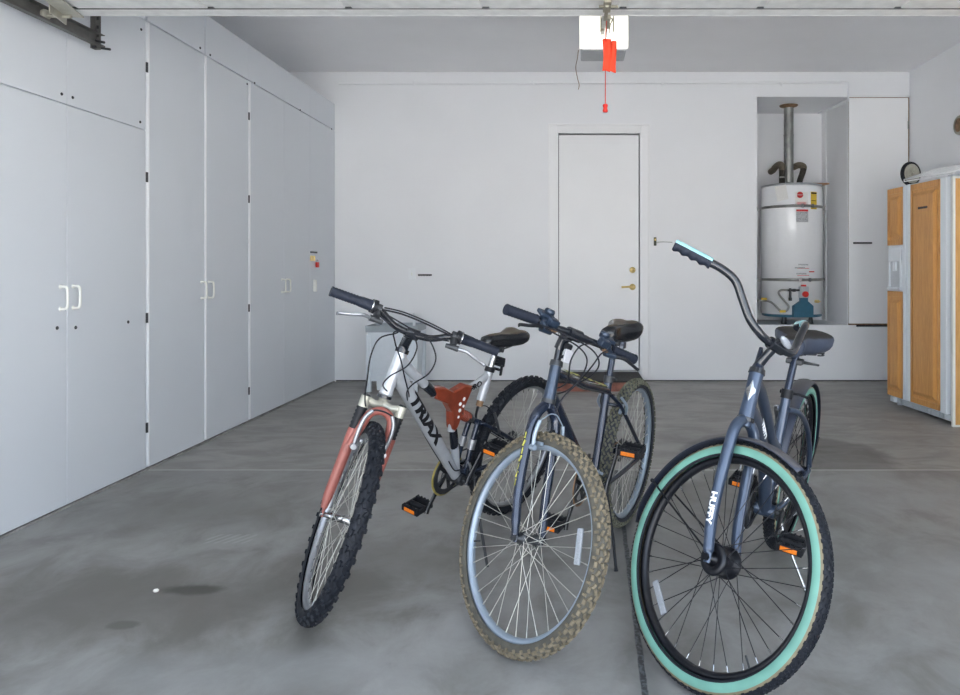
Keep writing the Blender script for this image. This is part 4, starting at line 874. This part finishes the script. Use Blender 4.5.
    m = MB(); m.tube(cat([V3(.365, .285, .05), V3(.39, .24, .085), V3(.46, .14, .19), V3(.533, .050, .296)], 6), [.006] * 18 + [.0075], 8); m.tube([V3(.372, .295, .015), V3(.362, .283, .055)], .012, 10); m.build('kickstand', 'dark_steel', root)
    # fork
    rk = fr.rake; S = fr.S
    m = MB(); m.tube(fr.fs([(.405, 0), (.385, .012)]), [.017, .018], 14); m.tube(fr.fs([(.388, .012, 0), (.385, .03, -.030), (.392, rk - .008, -.062)]), [.017, .0125, .013], 14); m.tube(fr.fs([(.388, .012, 0), (.385, .03, .030), (.392, rk - .008, .062)]), [.017, .0125, .013], 14)
    for s_ in (-1, 1): m.tube(fr.fs([(.360, rk - .008, s_ * .064), (.402, rk - .008, s_ * .064)]), .0175, 16)
    m.build('fork_crown', 'cream_crown', root, S)
    m = MB()
    for s_ in (-1, 1): m.tube(fr.fs([(.402, rk - .008, s_ * .064), (.408, rk - .008, s_ * .064)]), [.0145, .010], 14)
    m.build('fork_cap', 'dark_steel', root, S)
    for s_ in (-1, 1):
        m = MB(); P = [(.366 - k * .0066, rk - .008, s_ * .064) for k in range(13)]; m.tube(fr.fs(P), [.0195 if k % 2 else .0165 for k in range(13)], 16); m.build('fork_boot', 'black_plastic', root, S)
    m = MB()
    for s_ in (-1, 1):
        m.tube(fr.fs([(.288, rk - .008, s_ * .064), (.24, rk - .006, s_ * .064), (.06, rk - .004, s_ * .064), (.02, rk - .002, s_ * .063)]), [.0195, .019, .0165, .011], 16)
        m.tube(fr.fs([(.03, rk - .002, s_ * .061), (-.008, rk, s_ * .061)]), [.011, .009], 10, flat=.5)
    arch = cat(fr.fs([(.235, rk + .008, -.060), (.300, rk + .018, -.049), (.352, rk + .022, -.036), (.371, rk + .024, 0), (.352, rk + .022, .036), (.300, rk + .018, .049), (.235, rk + .008, .060)]), 6)
    m.tube(arch, .0115, 12, flat=1.25, up=fr.n); m.build('fork_lowers', 'pink_fork', root, S)
    for s_ in (-1, 1):
        m = MB(); m.tube(cat(fr.fs([(.235, rk + .028, s_ * .050), (.29, rk + .034, s_ * .054), (.335, rk + .034, s_ * .050), (.365, rk + .034, s_ * .034)]), 5), .0052, 8, flat=1.3); m.tube([fr.f(.236, rk + .012, s_ * .052), fr.f(.236, rk + .042, s_ * .052)], .010, 12); m.box(fr.f(.262, rk + .018, s_ * .034), (.05, .012, .012), Matrix.Rotation(-.3, 3, 'Y'), .003); m.build('front_brake_arm', 'alu', root, S)
    cable(root, fr, [(.365, rk + .036, .034), (.372, rk + .04, 0), (.365, rk + .036, -.034), (.335, rk + .036, -.05)], .003)
    m = MB(); m.tube(fr.fs([(.575, 0), (.590, 0)]), .0245, 18); m.build('headset_cup', 'black', root); m = MB(); m.tube(fr.fs([(.410, 0), (.420, 0)]), .0255, 18); m.build('headset_cup', 'black', root)
    m = MB(); m.tube(fr.fs([(.590, 0), (.628, 0.006)]), [.0185, .017], 16); m.tube(fr.fs([(.604, .004), (.630, .03), (.647, .052)]), [.017, .015, .0165], 14); m.tube([fr.f(.648, .055, -.024), fr.f(.648, .055, .024)], .0195, 18); m.build('stem', 'black', root, S)
    bar = [(.688, .085, -.300), (.690, .076, -.165), (.682, .070, -.125), (.657, .060, -.075), (.649, .055, -.035), (.648, .055, 0), (.649, .055, .035), (.657, .060, .075), (.682, .070, .125), (.690, .076, .165), (.688, .085, .300)]
    m = MB(); m.tube(cat(fr.fs(bar), 6), .0118, 14); m.build('handlebar', 'black', root, S)
    for q in (-1, 1):
        grip(root, fr, (.690, .0785, q * .205), (.6885, .085, q * .306), .0165)
        A_, B_ = fr.f(.690, .076, q * .160), fr.f(.690, .0785, q * .205); m = MB(); m.tube([A_, A_.lerp(B_, .15), A_.lerp(B_, .2), B_], [.021, .023, .0195, .018], 18); sh = m.build('grip_shifter', 'grip_rubber', root, S)
        m = MB(); m.tube([A_.lerp(B_, -.28), A_.lerp(B_, -.02)], .024, 18); m.tube([A_.lerp(B_, .05), A_.lerp(B_, .14)], .0238, 18, mi=1); m.build('shifter_housing', ['black_plastic', 'chrome'], sh, S)
        lever(root, fr, (.688, .074, q * .140), None, 'alu', 'dark_steel', q, .125, .040)
    cable(root, fr, [(.668, .10, -.135), (.650, .105, -.09), (.636, .09, -.053), (.597, .116, -.106), (.535, .122, -.114), (.455, .113, -.095), (.399, .076, -.075), (.37, .065, -.06)])
    cable(root, fr, [(.665, .105, .12), (.650, .11, .03), (.637, .088, -.060), (.601, .105, -.053), (.551, .069, -.006), (.497, .042, .035), (.45, -.02, .08), (.433, -.058, .095)])
    cable(root, fr, [(.665, .105, .11), (.660, .10, .06), (.652, .093, .001), (.606, .114, .022), (.543, .139, .009), (.49, .113, -.029), (.453, .061, -.031), (.434, .015, .003)])
    cable(root, fr, [(.680, .095, -.12), (.665, .10, -.04), (.650, .11, .03), (.643, .113, .056), (.596, .118, .094), (.54, .106, .093), (.487, .042, .069), (.452, -.009, .07), (.417, -.07, .10)])
    cable(root, fr, [(.690, .092, -.125), (.698, .085, -.06), (.696, .080, .02), (.690, .082, .08), (.685, .088, .13)], .0032)
    cable(root, fr, [(.698, .090, -.125), (.706, .080, -.06), (.704, .075, .02), (.698, .078, .08), (.690, .086, .13)], .0026)
    cable(root, fr, [V3(.845, .76, -.035), V3(.83, .735, -.034), V3(.75, .66, -.034), V3(.60, .475, -.034), V3(.47, .33, -.03), V3(.42, .31, -.035)], .0026, steer=False)
    cable(root, fr, [V3(.53, .39, .034), V3(.49, .345, .036), V3(.45, .335, .034), V3(.40, .33, .03)], .0026, steer=False)
    return root

# ---------------- 2: dark navy mountain bike with muddy tyres
def bike_two():
    fr = Frame((.22412, 3.16275, .0001), 246.693, 4.795, .22, 65.064, 70.761, 1.083, .326, .044)
    root = empty('mountain_bike', mat=fr.mw); tag(root, 'dark navy mountain bike with dusty brown tyres, in the middle of the three bikes', 'bicycle')
    st = dict(knob=.0055, tr=.0232, rim='dull_alu', tire_mats=['tire_side_dirty', 'tire_mud'], nk=58, hub='dark_steel', spoke='spoke_steel', nipple='spoke_steel', refl=26, refl_y=-.012, valve=212, axle=.058, rim_off=.002, rim_h=.020,
        rows=[(-12, 0, .018, .008, .5), (12, .5, .018, .008, -.5), (-34, .4, .018, .009, -.5), (34, .9, .018, .009, .5), (-58, 0, .017, .011, 0), (58, .5, .017, .011, 0), (-76, .5, .008, .012, 0), (76, 0, .008, .012, 0)])
    make_wheel(root, fr, True, st); make_wheel(root, fr, False, st | {'tire_mats': ['tire_grey', 'tire_mud_rear'], 'cog': .052})
    m = MB(); m.tube([fr.f(.428), fr.f(.485), fr.f(.540)], [.0205, .0185, .0195], 18); hd = m.build('head_tube', 'blue_lug', root)
    m = MB(); BBp = V3(.435, .291)
    m.tube([fr.f(.52), V3(.60, .715), V3(.345, .655)], [.0155, .0165, .015], 16)
    m.tube([fr.f(.452), V3(.66, .51), BBp], [.0185, .0195, .018], 16)
    m.tube([V3(.338, .705), BBp], .0162, 16)
    for s_ in (-1, 1):
        m.tube(cat([V3(.352, .645, s_ * .012), V3(.30, .60, s_ * .036), V3(.25, .557, s_ * .044), V3(0, .332, s_ * .064)], 5), .0082, 10)
        m.tube(cat([V3(.42, .290, s_ * .02), V3(.36, .292, s_ * .036), V3(.2, .305, s_ * .052), V3(0, .326, s_ * .064)], 5), .0095, 10)
        m.box((0, s_ * .064, .328), (.035, .005, .045), None, .002)
    m.tube([V3(.275, .585, -.044), V3(.275, .585, .044)], .007, 8)
    m.build('frame', 'navy', root)
    m = MB(); seg = 14
    for (t0, t1, w) in ((.12, .36, .9), (.42, .62, .7), (.66, .93, .8)):
        a, b = fr.f(.52), V3(.345, .655); a2, b2 = a.lerp(b, t0), a.lerp(b, t1); up = (b - a).normalized().cross(Vector((0, -1, 0))); vs = []
        if up.z < 0: up = -up
        for k in range(9):
            p = a2.lerp(b2, k / 8) + Vector((0, 0, .0)); bulge = Vector((0, 0, -.0008 + .0012 * math.sin(PI * (t0 + (t1 - t0) * k / 8))))
            for j in range(5): an = (-.9 + w * j / 4 + .15 * math.sin(k * 2.)) ; vs.append(p + bulge + (up * math.cos(an) - Vector((0, -1, 0)) * math.sin(-an)) * .0178)
        m.add(vs, [(k * 5 + j, k * 5 + j + 1, (k + 1) * 5 + j + 1, (k + 1) * 5 + j) for k in range(8) for j in range(4)], True)
    m.build('frame_graphic', 'yellow_decal', root)
    m = MB(); m.tube([V3(.338, .712), V3(.344, .685)], .0195, 16); m.cyl((.325, -.01, .70), (.325, .03, .70), .006, 8); m.build('seat_clamp', 'dark_steel', root)
    m = MB(); m.tube([V3(.420, .358), V3(.424, .340)], .021, 16); m.tube([V3(.42, .352, .0), V3(.44, .352, .04)], .006, 8); m.build('derailleur_band', 'dull_alu', root)
    saddle(root, V3(.338, .70), .0132, V3(.300, .850), .395, .150, .889, .076, 'saddle', 'navy', .030, .052)
    m = MB(); m.cyl((.300, -.04, .838), (.300, .04, .838), .009, 10); m.box((.29, .03, .835), (.035, .02, .03), None, .004); m.build('saddle_clamp', 'blue_lug', root)
    crankset(root, fr, BBp, -76, .165, .080, None, 'black', dict(bbmat='dark_steel', pedal='black_plastic', rust=True), .1)
    m = MB(); m.box((.39, -.045, .378), (.05, .012, .03), Matrix.Rotation(.3, 3, 'Y'), .004); m.build('front_derailleur', 'dark_steel', root)
    m = MB(); m.box((.01, -.062, .275), (.03, .014, .045), Matrix.Rotation(.3, 3, 'Y'), .005); m.lathe([(.005, -.004), (.018, -.004), (.018, .004), (.005, .004)], (.03, -.058, .24), 'Y', 16); m.lathe([(.005, -.004), (.018, -.004), (.018, .004), (.005, .004)], (.045, -.058, .195), 'Y', 16); m.build('rear_derailleur', 'dark_steel', root)
    m = MB(); m.tube(cat([V3(.385, .28, .04), V3(.395, .24, .055), V3(.44, .13, .10), V3(.489, .016, .142)], 6), [.006] * 18 + [.008], 8); m.tube([V3(.39, .29, .0), V3(.385, .28, .045)], .012, 10); m.build('kickstand', 'black_plastic', root)
    for s_ in (-1, 1):
        m = MB(); m.tube(cat([V3(.245, .55, s_ * .05), V3(.275, .59, s_ * .062), V3(.30, .625, s_ * .045)], 5), .006, 8); m.box((.255, s_ * .034, .568), (.045, .012, .012), Matrix.Rotation(.7, 3, 'Y'), .002); m.build('rear_brake_arm', 'dull_alu', root)
    rk = fr.rake; S = fr.S
    # rigid unicrown fork
    for s_ in (-1, 1):
        m = MB(); m.tube(cat(fr.fs([(.412, .0, 0), (.398, .002, s_ * .020), (.365, .004, s_ * .044), (.31, .006, s_ * .054), (.22, .010, s_ * .058), (.12, .018, s_ * .058), (.03, rk - .008, s_ * .056), (.005, rk - .001, s_ * .055)]), 5), [.0165] * 6 + [.0165] * 10 + [.0155] * 8 + [.0145] * 6 + [.012] * 5 + [.010], 14)
        m.tube(fr.fs([(.012, rk - .002, s_ * .053), (-.012, rk, s_ * .053)]), [.011, .009], 10, flat=.5)
        m.build('fork_leg', 'navy', root, S)
    m = MB(); m.tube(fr.fs([(.398, 0), (.430, 0)]), [.019, .0185], 16); m.build('fork_crown', 'navy', root, S)
    m = MB(); 
    for k in range(7): L = .30 - k * .024; m.box(fr.f(L, .010, -.0725), (.004 + .003 * (k % 2), .002, .020), Matrix.Rotation(-.33 + .3 * (k % 2), 3, 'Y'))
    m.build('fork_graphic', 'yellow_decal', root, S)
    for s_ in (-1, 1):
        m = MB(); m.tube(cat(fr.fs([(.268, .030, s_ * .050), (.315, .036, s_ * .058), (.352, .038, s_ * .050)]), 5), .0065, 8); m.box(fr.f(.284, .026, s_ * .030), (.045, .012, .012), Matrix.Rotation(-.3, 3, 'Y'), .003); m.tube([fr.f(.268, .008, s_ * .052), fr.f(.268, .042, s_ * .052)], .009, 10); m.build('front_brake_arm', 'dull_alu', root, S)
    cable(root, fr, [(.352, .038, .050), (.378, .040, .018), (.382, .040, 0), (.378, .040, -.018), (.352, .038, -.050)], .002, mat='dull_alu')
    m = MB(); m.tube(cat(fr.fs([(.318, .05, .014), (.330, .054, .004), (.330, .054, -.010), (.316, .052, -.014), (.306, .048, -.004)]), 4), .003, 6); m.build('cable_hook', 'black_plastic', root, S)
    m = MB(); m.tube(fr.fs([(.538, 0), (.556, 0)]), [.0225, .021], 18); m.build('headset_cup', 'dark_steel', root); m = MB(); m.tube(fr.fs([(.414, 0), (.428, 0)]), .0235, 18); m.build('headset_cup', 'dark_steel', root)
    m = MB(); m.tube(fr.fs([(.556, 0), (.628, 0)]), .0125, 14); m.tube(fr.fs([(.596, -.004), (.632, .010), (.645, .05)]), [.0185, .021, .018], 14, flat=.85); m.tube([fr.f(.645, .055, -.028), fr.f(.645, .055, .028)], .0205, 18); m.build('stem', 'black', root, S)
    m = MB(); m.tube(cat(fr.fs([(.649, .030, -.270), (.650, .040, -.15), (.645, .055, -.05), (.645, .055, 0), (.645, .056, .05), (.641, .070, .15), (.637, .085, .275)]), 5), [.0115] * 10 + [.0135] * 11 + [.0115] * 10, 14); m.build('handlebar', 'black', root, S)
    grip(root, fr, (.6505, .037, -.155), (.649, .030, -.273), .0168); grip(root, fr, (.6405, .0725, .165), (.634, .085, .276), .0168)
    for y, f_, L, s_ in ((-.135, .041, .650, -1), (.140, .069, .6415, 1)):
        b_ = lever(root, fr, (L, f_, y), None, 'black_plastic', 'blue_lug', s_, .125, .022)
        m = MB(); m.box(fr.f(L + .026, f_ + .008, y - s_ * .006), (.035, .060, .014), Matrix.Rotation(.3, 3, 'Y'), .006); m.lathe([(0, .010), (.014, .010), (.018, .004), (.018, -.006), (0, -.006)], fr.f(L + .038, f_ + .006, y - s_ * .02), 'Z', 16); m.box(fr.f(L + .006, f_ + .02, y - s_ * .03), (.03, .04, .028), Matrix.Rotation(.3, 3, 'Y'), .007); m.build('thumb_shifter', 'blue_lug', root, S)
        m = MB(); m.tube([fr.f(L - .020, f_ + .03, y - s_ * .020), fr.f(L - .020, f_ + .032, y - s_ * .040)], .006, 8); m.build('barrel_adjuster', 'rusty', root, S)
    m = MB(); m.box(fr.f(.572, .045, .004), (.008, .036, .046), Matrix.Rotation(-.33, 3, 'Y'), .004); m.tube(fr.fs([(.568, .0, .0), (.574, .040, .004)]), .006, 8, mi=1); m.box(fr.f(.605, .036, .004), (.018, .026, .022), None, .006, 1); m.build('front_reflector', ['white_tag', 'black_plastic'], root, S)
    cable(root, fr, [(.632, .072, -.175), (.62, .085, -.12), (.600, .115, -.03), (.565, .12, .02), (.50, .09, .03), (.44, .055, .01), (.385, .045, 0)])
    cable(root, fr, [(.632, .07, -.16), (.625, .10, -.08), (.60, .135, .02), (.56, .115, .08), (.51, .04, .09), (.495, -.04, .06)])
    cable(root, fr, [(.625, .10, .11), (.625, .115, .04), (.600, .13, -.03), (.55, .11, -.04), (.50, .05, .02), (.48, -.01, .05), (.47, -.05, .05)])
    cable(root, fr, [(.625, .105, .12), (.60, .125, .07), (.56, .12, .05), (.515, .07, .06), (.47, .01, .06), (.45, -.06, .055)])
    cable(root, fr, [V3(.86, .78, .02), V3(.75, .752, .022), V3(.60, .704, .022), V3(.42, .660, .022), V3(.34, .64, .03)], .0024, steer=False)
    return root

# ---------------- 3: slate blue beach cruiser with mint tyre walls
def bike_three():
    fr = Frame((.85365, 2.91964, .0003), 240.416, 7.983, .67, 65.395, 66.318, 1.035, .339, .035)
    root = empty('cruiser_bike', mat=fr.mw); tag(root, 'slate blue cruiser bike with mint green tyre walls, rightmost of the three bikes', 'bicycle')
    st = dict(knob=.0025, tr=.0275, rim='rim_black', tire_mats=['tire_black', 'mint', 'tan', 'tire_black'], wall=True, knob_mi=0, nk=84, hub='rim_black', spoke='rim_black', nipple='chrome', refl=245, refl_y=-.010, valve=330, axle=.064, hubw=.034, flange=.030, sr=.0013, rim_off=-.006, rim_h=.019,
        rows=[(-9, 0, .012, .007, .6), (9, .5, .012, .007, -.6), (-27, .5, .012, .007, -.5), (27, 0, .012, .007, .5), (-44, 0, .010, .008, 0), (44, .5, .010, .008, 0)])
    fw = make_wheel(root, fr, True, st); make_wheel(root, fr, False, st | {'hub': 'rim_black', 'cog': .034})
    m = MB(); m.lathe([(.02, -.040), (.040, -.041), (.044, -.036), (.044, -.028), (.036, -.024), (.036, .024), (.044, .028), (.044, .036), (.040, .041), (.02, .040)], (0, 0, 0), 'Y', 28, closed=True); m.build('hub_shell', 'rim_black', fw)
    BBp = V3(.385, .272)
    m = MB(); m.tube([fr.f(.412), fr.f(.49), fr.f(.550)], [.0235, .0215, .0225], 20)
    m.tube(cat([fr.f(.53), V3(.708, .765), V3(.589, .672), V3(.451, .552), V3(.345, .492)], 6), [.0185] * 25, 16)
    m.tube(cat([fr.f(.445), V3(.70, .655), V3(.587, .555), V3(.479, .43), BBp], 6), [.0235] * 25, 18)
    m.tube([V3(.296, .685), BBp], .0178, 18); m.tube([V3(.385, .272, -.036), V3(.385, .272, .036)], .024, 18)
    for s_ in (-1, 1):
        m.tube(cat([V3(.308, .630, s_ * .014), V3(.24, .612, s_ * .042), V3(.13, .545, s_ * .055), V3(.04, .445, s_ * .062), V3(.002, .352, s_ * .066)], 6), .0105, 12)
        m.tube(cat([V3(.38, .272, s_ * .02), V3(.30, .285, s_ * .046), V3(.15, .31, s_ * .056), V3(0, .336, s_ * .066)], 5), .0105, 12)
        m.box((0, s_ * .066, .34), (.05, .006, .045), None, .003)
    fm = m.build('frame', 'blue_grey', root)
    # head badge
    m = MB(); up = fr.s; fwd = fr.n; c = fr.f(.492); vs = []; shp = [(0, .034), (.007, .012), (.014, .006), (.015, -.004), (.008, -.014), (0, -.034), (-.008, -.014), (-.015, -.004), (-.014, .006), (-.007, .012)]
    for (x, z) in shp: a = x / .0216; vs.append(c + up * z + fwd * .0228 * math.cos(a) + Vector((0, 1, 0)) * .0228 * math.sin(a))
    vs.append(c + fwd * .0238); m.add(vs, [(i, (i + 1) % 10, 10) for i in range(10)]); m.build('head_badge', 'chrome', fm)
    text_on(fm, 'frame_lettering', 'HUFFY', .034, V3(.72, .678), V3(.60, .570), (0, 1, 0), 'white_ink', .0235, 1., t=.4, bold=.001)
    m = MB(); m.tube([V3(.292, .700), V3(.300, .668)], .0215, 18); m.tube([V3(.275, .685, .0), V3(.262, .685, .035), V3(.27, .68, .075)], .005, 8); m.tube([V3(.275, .685, .0), V3(.275, .685, -.03)], .007, 8); m.build('seat_clamp', 'black_plastic', root)
    sd = saddle(root, V3(.296, .69), .0140, V3(.235, .832), .350, .095, .880, .112, 'saddle_grey', 'navy', .026, .060)
    m = MB()
    for s_ in (-1, 1):
        pts = [Vector((.12 + .020 * math.cos(2 * PI * 4 * k / 48), s_ * .06 + .020 * math.sin(2 * PI * 4 * k / 48), .822 + .035 * k / 48)) for k in range(49)]
        m.tube(pts, .0030, 6); m.tube([(.235, s_ * .02, .832), (.12, s_ * .05, .822)], .005, 8)
    m.build('saddle_spring', 'dark_steel', sd)
    crankset(root, fr, BBp, 172, .168, .075, 'black_plastic', 'rim_black', dict(bbmat='dark_steel', pedal='black_plastic'), .1)
    m = MB(); m.tube(cat([V3(.357, .235, .055), V3(.36, .21, .065), V3(.375, .12, .12), V3(.390, .031, .178)], 6), [.0055] * 18 + [.007], 8, mi=0); m.tube([V3(.36, .262, .02), V3(.357, .235, .058)], .012, 10, mi=1); m.build('kickstand', ['chrome', 'dark_steel'], root)
    # fenders: curved sheet strips with rolled edges
    def fender(a0, a1, Rf, w, xf, c, name, sag=.012):
        n = 40; P = [(-1, -sag * 1.15), (-.96, -sag), (-.75, -sag * .45), (-.4, -.002), (0, 0), (.4, -.002), (.75, -sag * .45), (.96, -sag), (1, -sag * 1.15)]; th = .0018; vs = []; fs = []; m_ = len(P)
        for i in range(n + 1):
            a = math.radians(a0 + (a1 - a0) * i / n); e = Vector((math.cos(a), 0, math.sin(a)))
            for q in (0, -th): vs += [c + e * (Rf + z + q) + Vector((0, y * w * (.55 + .45 * min(1, min(i, n - i) / 3)), 0)) for y, z in P]
        W = 2 * m_
        for i in range(n):
            for j in range(m_ - 1): fs.append((i * W + j, i * W + j + 1, (i + 1) * W + j + 1, (i + 1) * W + j)); fs.append((i * W + m_ + j, (i + 1) * W + m_ + j, (i + 1) * W + m_ + j + 1, i * W + m_ + j + 1))
            for j in (0, m_ - 1): fs.append((i * W + j, (i + 1) * W + j, (i + 1) * W + m_ + j, i * W + m_ + j))
        for i in (0, n): fs += [(i * W + j, i * W + j + 1, i * W + m_ + j + 1, i * W + m_ + j) for j in range(m_ - 1)]
        mm = MB(); mm.add(vs, fs, True); return mm.build(name, 'fender_blue', root, xf)
    ff = fender(80, 200, fr.R + .016, .034, fr.S, fr.C, 'front_fender'); rf = fender(0, 190, fr.R + .016, .034, None, Vector((0, 0, fr.R)), 'rear_fender')
    S = fr.S; rk = fr.rake
    for s_ in (-1, 1):
        a = math.radians(176); p = fr.C + Vector((math.cos(a), 0, math.sin(a))) * (fr.R + .004) + Vector((0, s_ * .036, 0)); m = MB(); m.tube([p, fr.C + Vector((-.01, s_ * .060, .01))], .0032, 8); m.ball(p, .007, 8); m.build('fender_stay', 'rim_black', ff, S)
        a = math.radians(172); p = Vector((0, 0, fr.R)) + Vector((math.cos(a), 0, math.sin(a))) * (fr.R + .004) + Vector((0, s_ * .036, 0)); m = MB(); m.tube([p, Vector((-.01, s_ * .070, fr.R + .01))], .0032, 8); m.build('fender_stay', 'rim_black', rf)
    for s_ in (-1, 1):
        m = MB(); m.tube(cat(fr.fs([(.405, .0, 0), (.395, .004, s_ * .024), (.37, .008, s_ * .046), (.32, .010, s_ * .055), (.20, .012, s_ * .060), (.10, .018, s_ * .062), (.03, rk - .004, s_ * .062), (.012, rk - .001, s_ * .061)]), 5), [.0175] * 20 + [.0165] * 8 + [.0155] * 5 + [.013] * 3, 16)
        m.tube(fr.fs([(.02, rk - .002, s_ * .060), (-.014, rk, s_ * .060)]), [.013, .012], 12, flat=.5); lg = m.build('fork_leg', 'blue_grey', root, S)
        if s_ < 0: text_on(lg, 'fork_lettering', 'HUFFY', .026, fr.f(.20, .012, -.060), fr.f(.06, .022, -.062), (.1, -1, 0), 'white_ink', .0163, 1.15, xf=S, t=.5, bold=.001)
    m = MB(); m.tube(fr.fs([(.385, 0), (.412, 0)]), [.021, .0215], 18); m.build('fork_crown', 'blue_grey', root, S)
    m = MB(); m.tube(fr.fs([(.550, 0), (.566, 0)]), [.026, .0235], 18); m.build('headset_cup', 'black', root); m = MB(); m.tube(fr.fs([(.400, 0), (.412, 0)]), .0262, 18); m.build('headset_cup', 'black', root)
    m = MB(); m.tube(fr.fs([(.566, 0), (.585, 0), (.635, -.006)]), [.0205, .014, .006], 16); m.build('quill', 'navy', root, S)
    m = MB(); m.tube(fr.fs([(.580, .0), (.612, .022), (.643, .045)]), [.0155, .0135, .0145], 14); m.tube([fr.f(.643, .047, -.032), fr.f(.643, .047, .032)], .019, 18); m.build('stem', 'black', root, S)
    Lp = [(.643, .045, 0), (.643, .047, .040), (.650, .045, .080), (.682, .026, .122), (.735, .008, .158), (.778, -.006, .190), (.800, -.032, .226), (.812, -.065, .262), (.824, -.102, .300), (.836, -.138, .338)]
    bar = [(a, b, -c) for a, b, c in Lp[::-1]] + Lp[1:]
    m = MB(); m.tube(cat(fr.fs(bar), 6), .0128, 16); m.build('handlebar', 'black', root, S)
    for s_ in (-1, 1):
        a, b = fr.f(.810, -.058, s_ * .254), fr.f(.838, -.142, s_ * .342); m = MB(); P = []; Rr = []
        for k in range(25): t = k / 24; P.append(a.lerp(b, t)); Rr.append(.0165 if t > .04 else .015)
        m.tube(P, Rr, 20); d = (b - a).normalized()
        # finger grooves on the lower half, pale inlay on the upper half
        upv = (fr.s - d * fr.s.dot(d)).normalized()
        for i, v in enumerate(m.V[:25 * 20]):
            k = i // 20; q = (v - P[k]); h = q.dot(upv) / .0165
            if h < .2: m.V[i] = P[k] + q * (1 + (.14 + .17 * math.cos(2 * PI * (k / 24) * 4.2)) * min(1, (.2 - h) * 1.2))
        g = MB(); g.V = m.V; g.F = m.F; g.S = m.S; g.I = []
        for f_ in m.F:
            c = sum((m.V[j] for j in f_), Vector()) / len(f_); k = min(24, max(0, int(round((c - a).dot(d) / (b - a).length * 24)))); g.I.append(1 if (c - P[k]).dot(upv) > -.002 else 0)
        g.build('grip', ['grip_rubber', 'mint_grip'], root, S)
    m = MB(); m.lathe([(0, .010), (.022, .010), (.027, .006), (.028, .0), (.022, -.004), (0, -.004)], (0, 0, 0), 'X', 24); R_ = Matrix.Rotation(math.radians(-8), 4, 'Y'); 
    m.V = [Matrix.Translation(fr.f(.658, .072, .004)) @ R_ @ Matrix.Rotation(math.radians(RX), 4, 'X') @ Matrix.Diagonal((1, .40, 1.05, 1)) @ v for v in m.V]; m.build('front_reflector', 'reflector_white', root, S)
    m = MB(); m.tube(fr.fs([(.645, .05, -.02), (.655, .068, -.02)]), .008, 8); m.build('reflector_bracket', 'black_plastic', root, S)
    m = MB(); m.tube([V3(.245, .80, .0), V3(.20, .795, .03), V3(.165, .79, .075)], [.006, .006, .004], 8); m.box((.235, 0, .80), (.05, .06, .02), None, .006); m.build('saddle_clamp_lever', 'dark_steel', root)
    return root
bike_one(); bike_two(); bike_three()

# ------------------------------------------------------------------ light and camera
w = bpy.data.worlds.new('daylight'); SC.world = w; w.use_nodes = True; nt = w.node_tree
bg = nt.nodes['Background']; bg.inputs['Strength'].default_value = SKY
tc = nt.nodes.new('ShaderNodeTexCoord'); sx = nt.nodes.new('ShaderNodeSeparateXYZ'); nt.links.new(tc.outputs['Generated'], sx.inputs[0])
nt.links.new(ramp(nt, sx.outputs[2], [(.0, (1., .99, .97)), (.22, (.76, .87, 1.0)), (.9, (.21, .28, .42))]), bg.inputs['Color'])
sl = bpy.data.lights.new('sun', 'SUN'); sl.energy = SUNE; sl.angle = .01; sl.color = (1, .975, .95); so = bpy.data.objects.new('sun', sl); COL.objects.link(so); so.rotation_euler = Vector((-.35, .45, 1.)).to_track_quat('Z', 'Y').to_euler()
cd = bpy.data.cameras.new('camera'); co = bpy.data.objects.new('camera', cd); COL.objects.link(co); co.location = (0, 0, 1.13); co.rotation_euler = (PI / 2, 0, 0)
cd.sensor_width = 36; cd.lens = 710 / 960 * 36; cd.shift_x = -93 / 960; cd.shift_y = -77.5 / 960; cd.clip_start = .05
SC.camera = co
SC.view_settings.view_transform = 'Standard'; SC.view_settings.look = 'None'; SC.view_settings.gamma = 1; SC.view_settings.exposure = EXPO; SC.view_settings.use_curve_mapping = False
SC.cycles.max_bounces = 14; SC.cycles.diffuse_bounces = 8; SC.cycles.glossy_bounces = 4; SC.cycles.use_denoising = True; SC.cycles.sample_clamp_indirect = 6
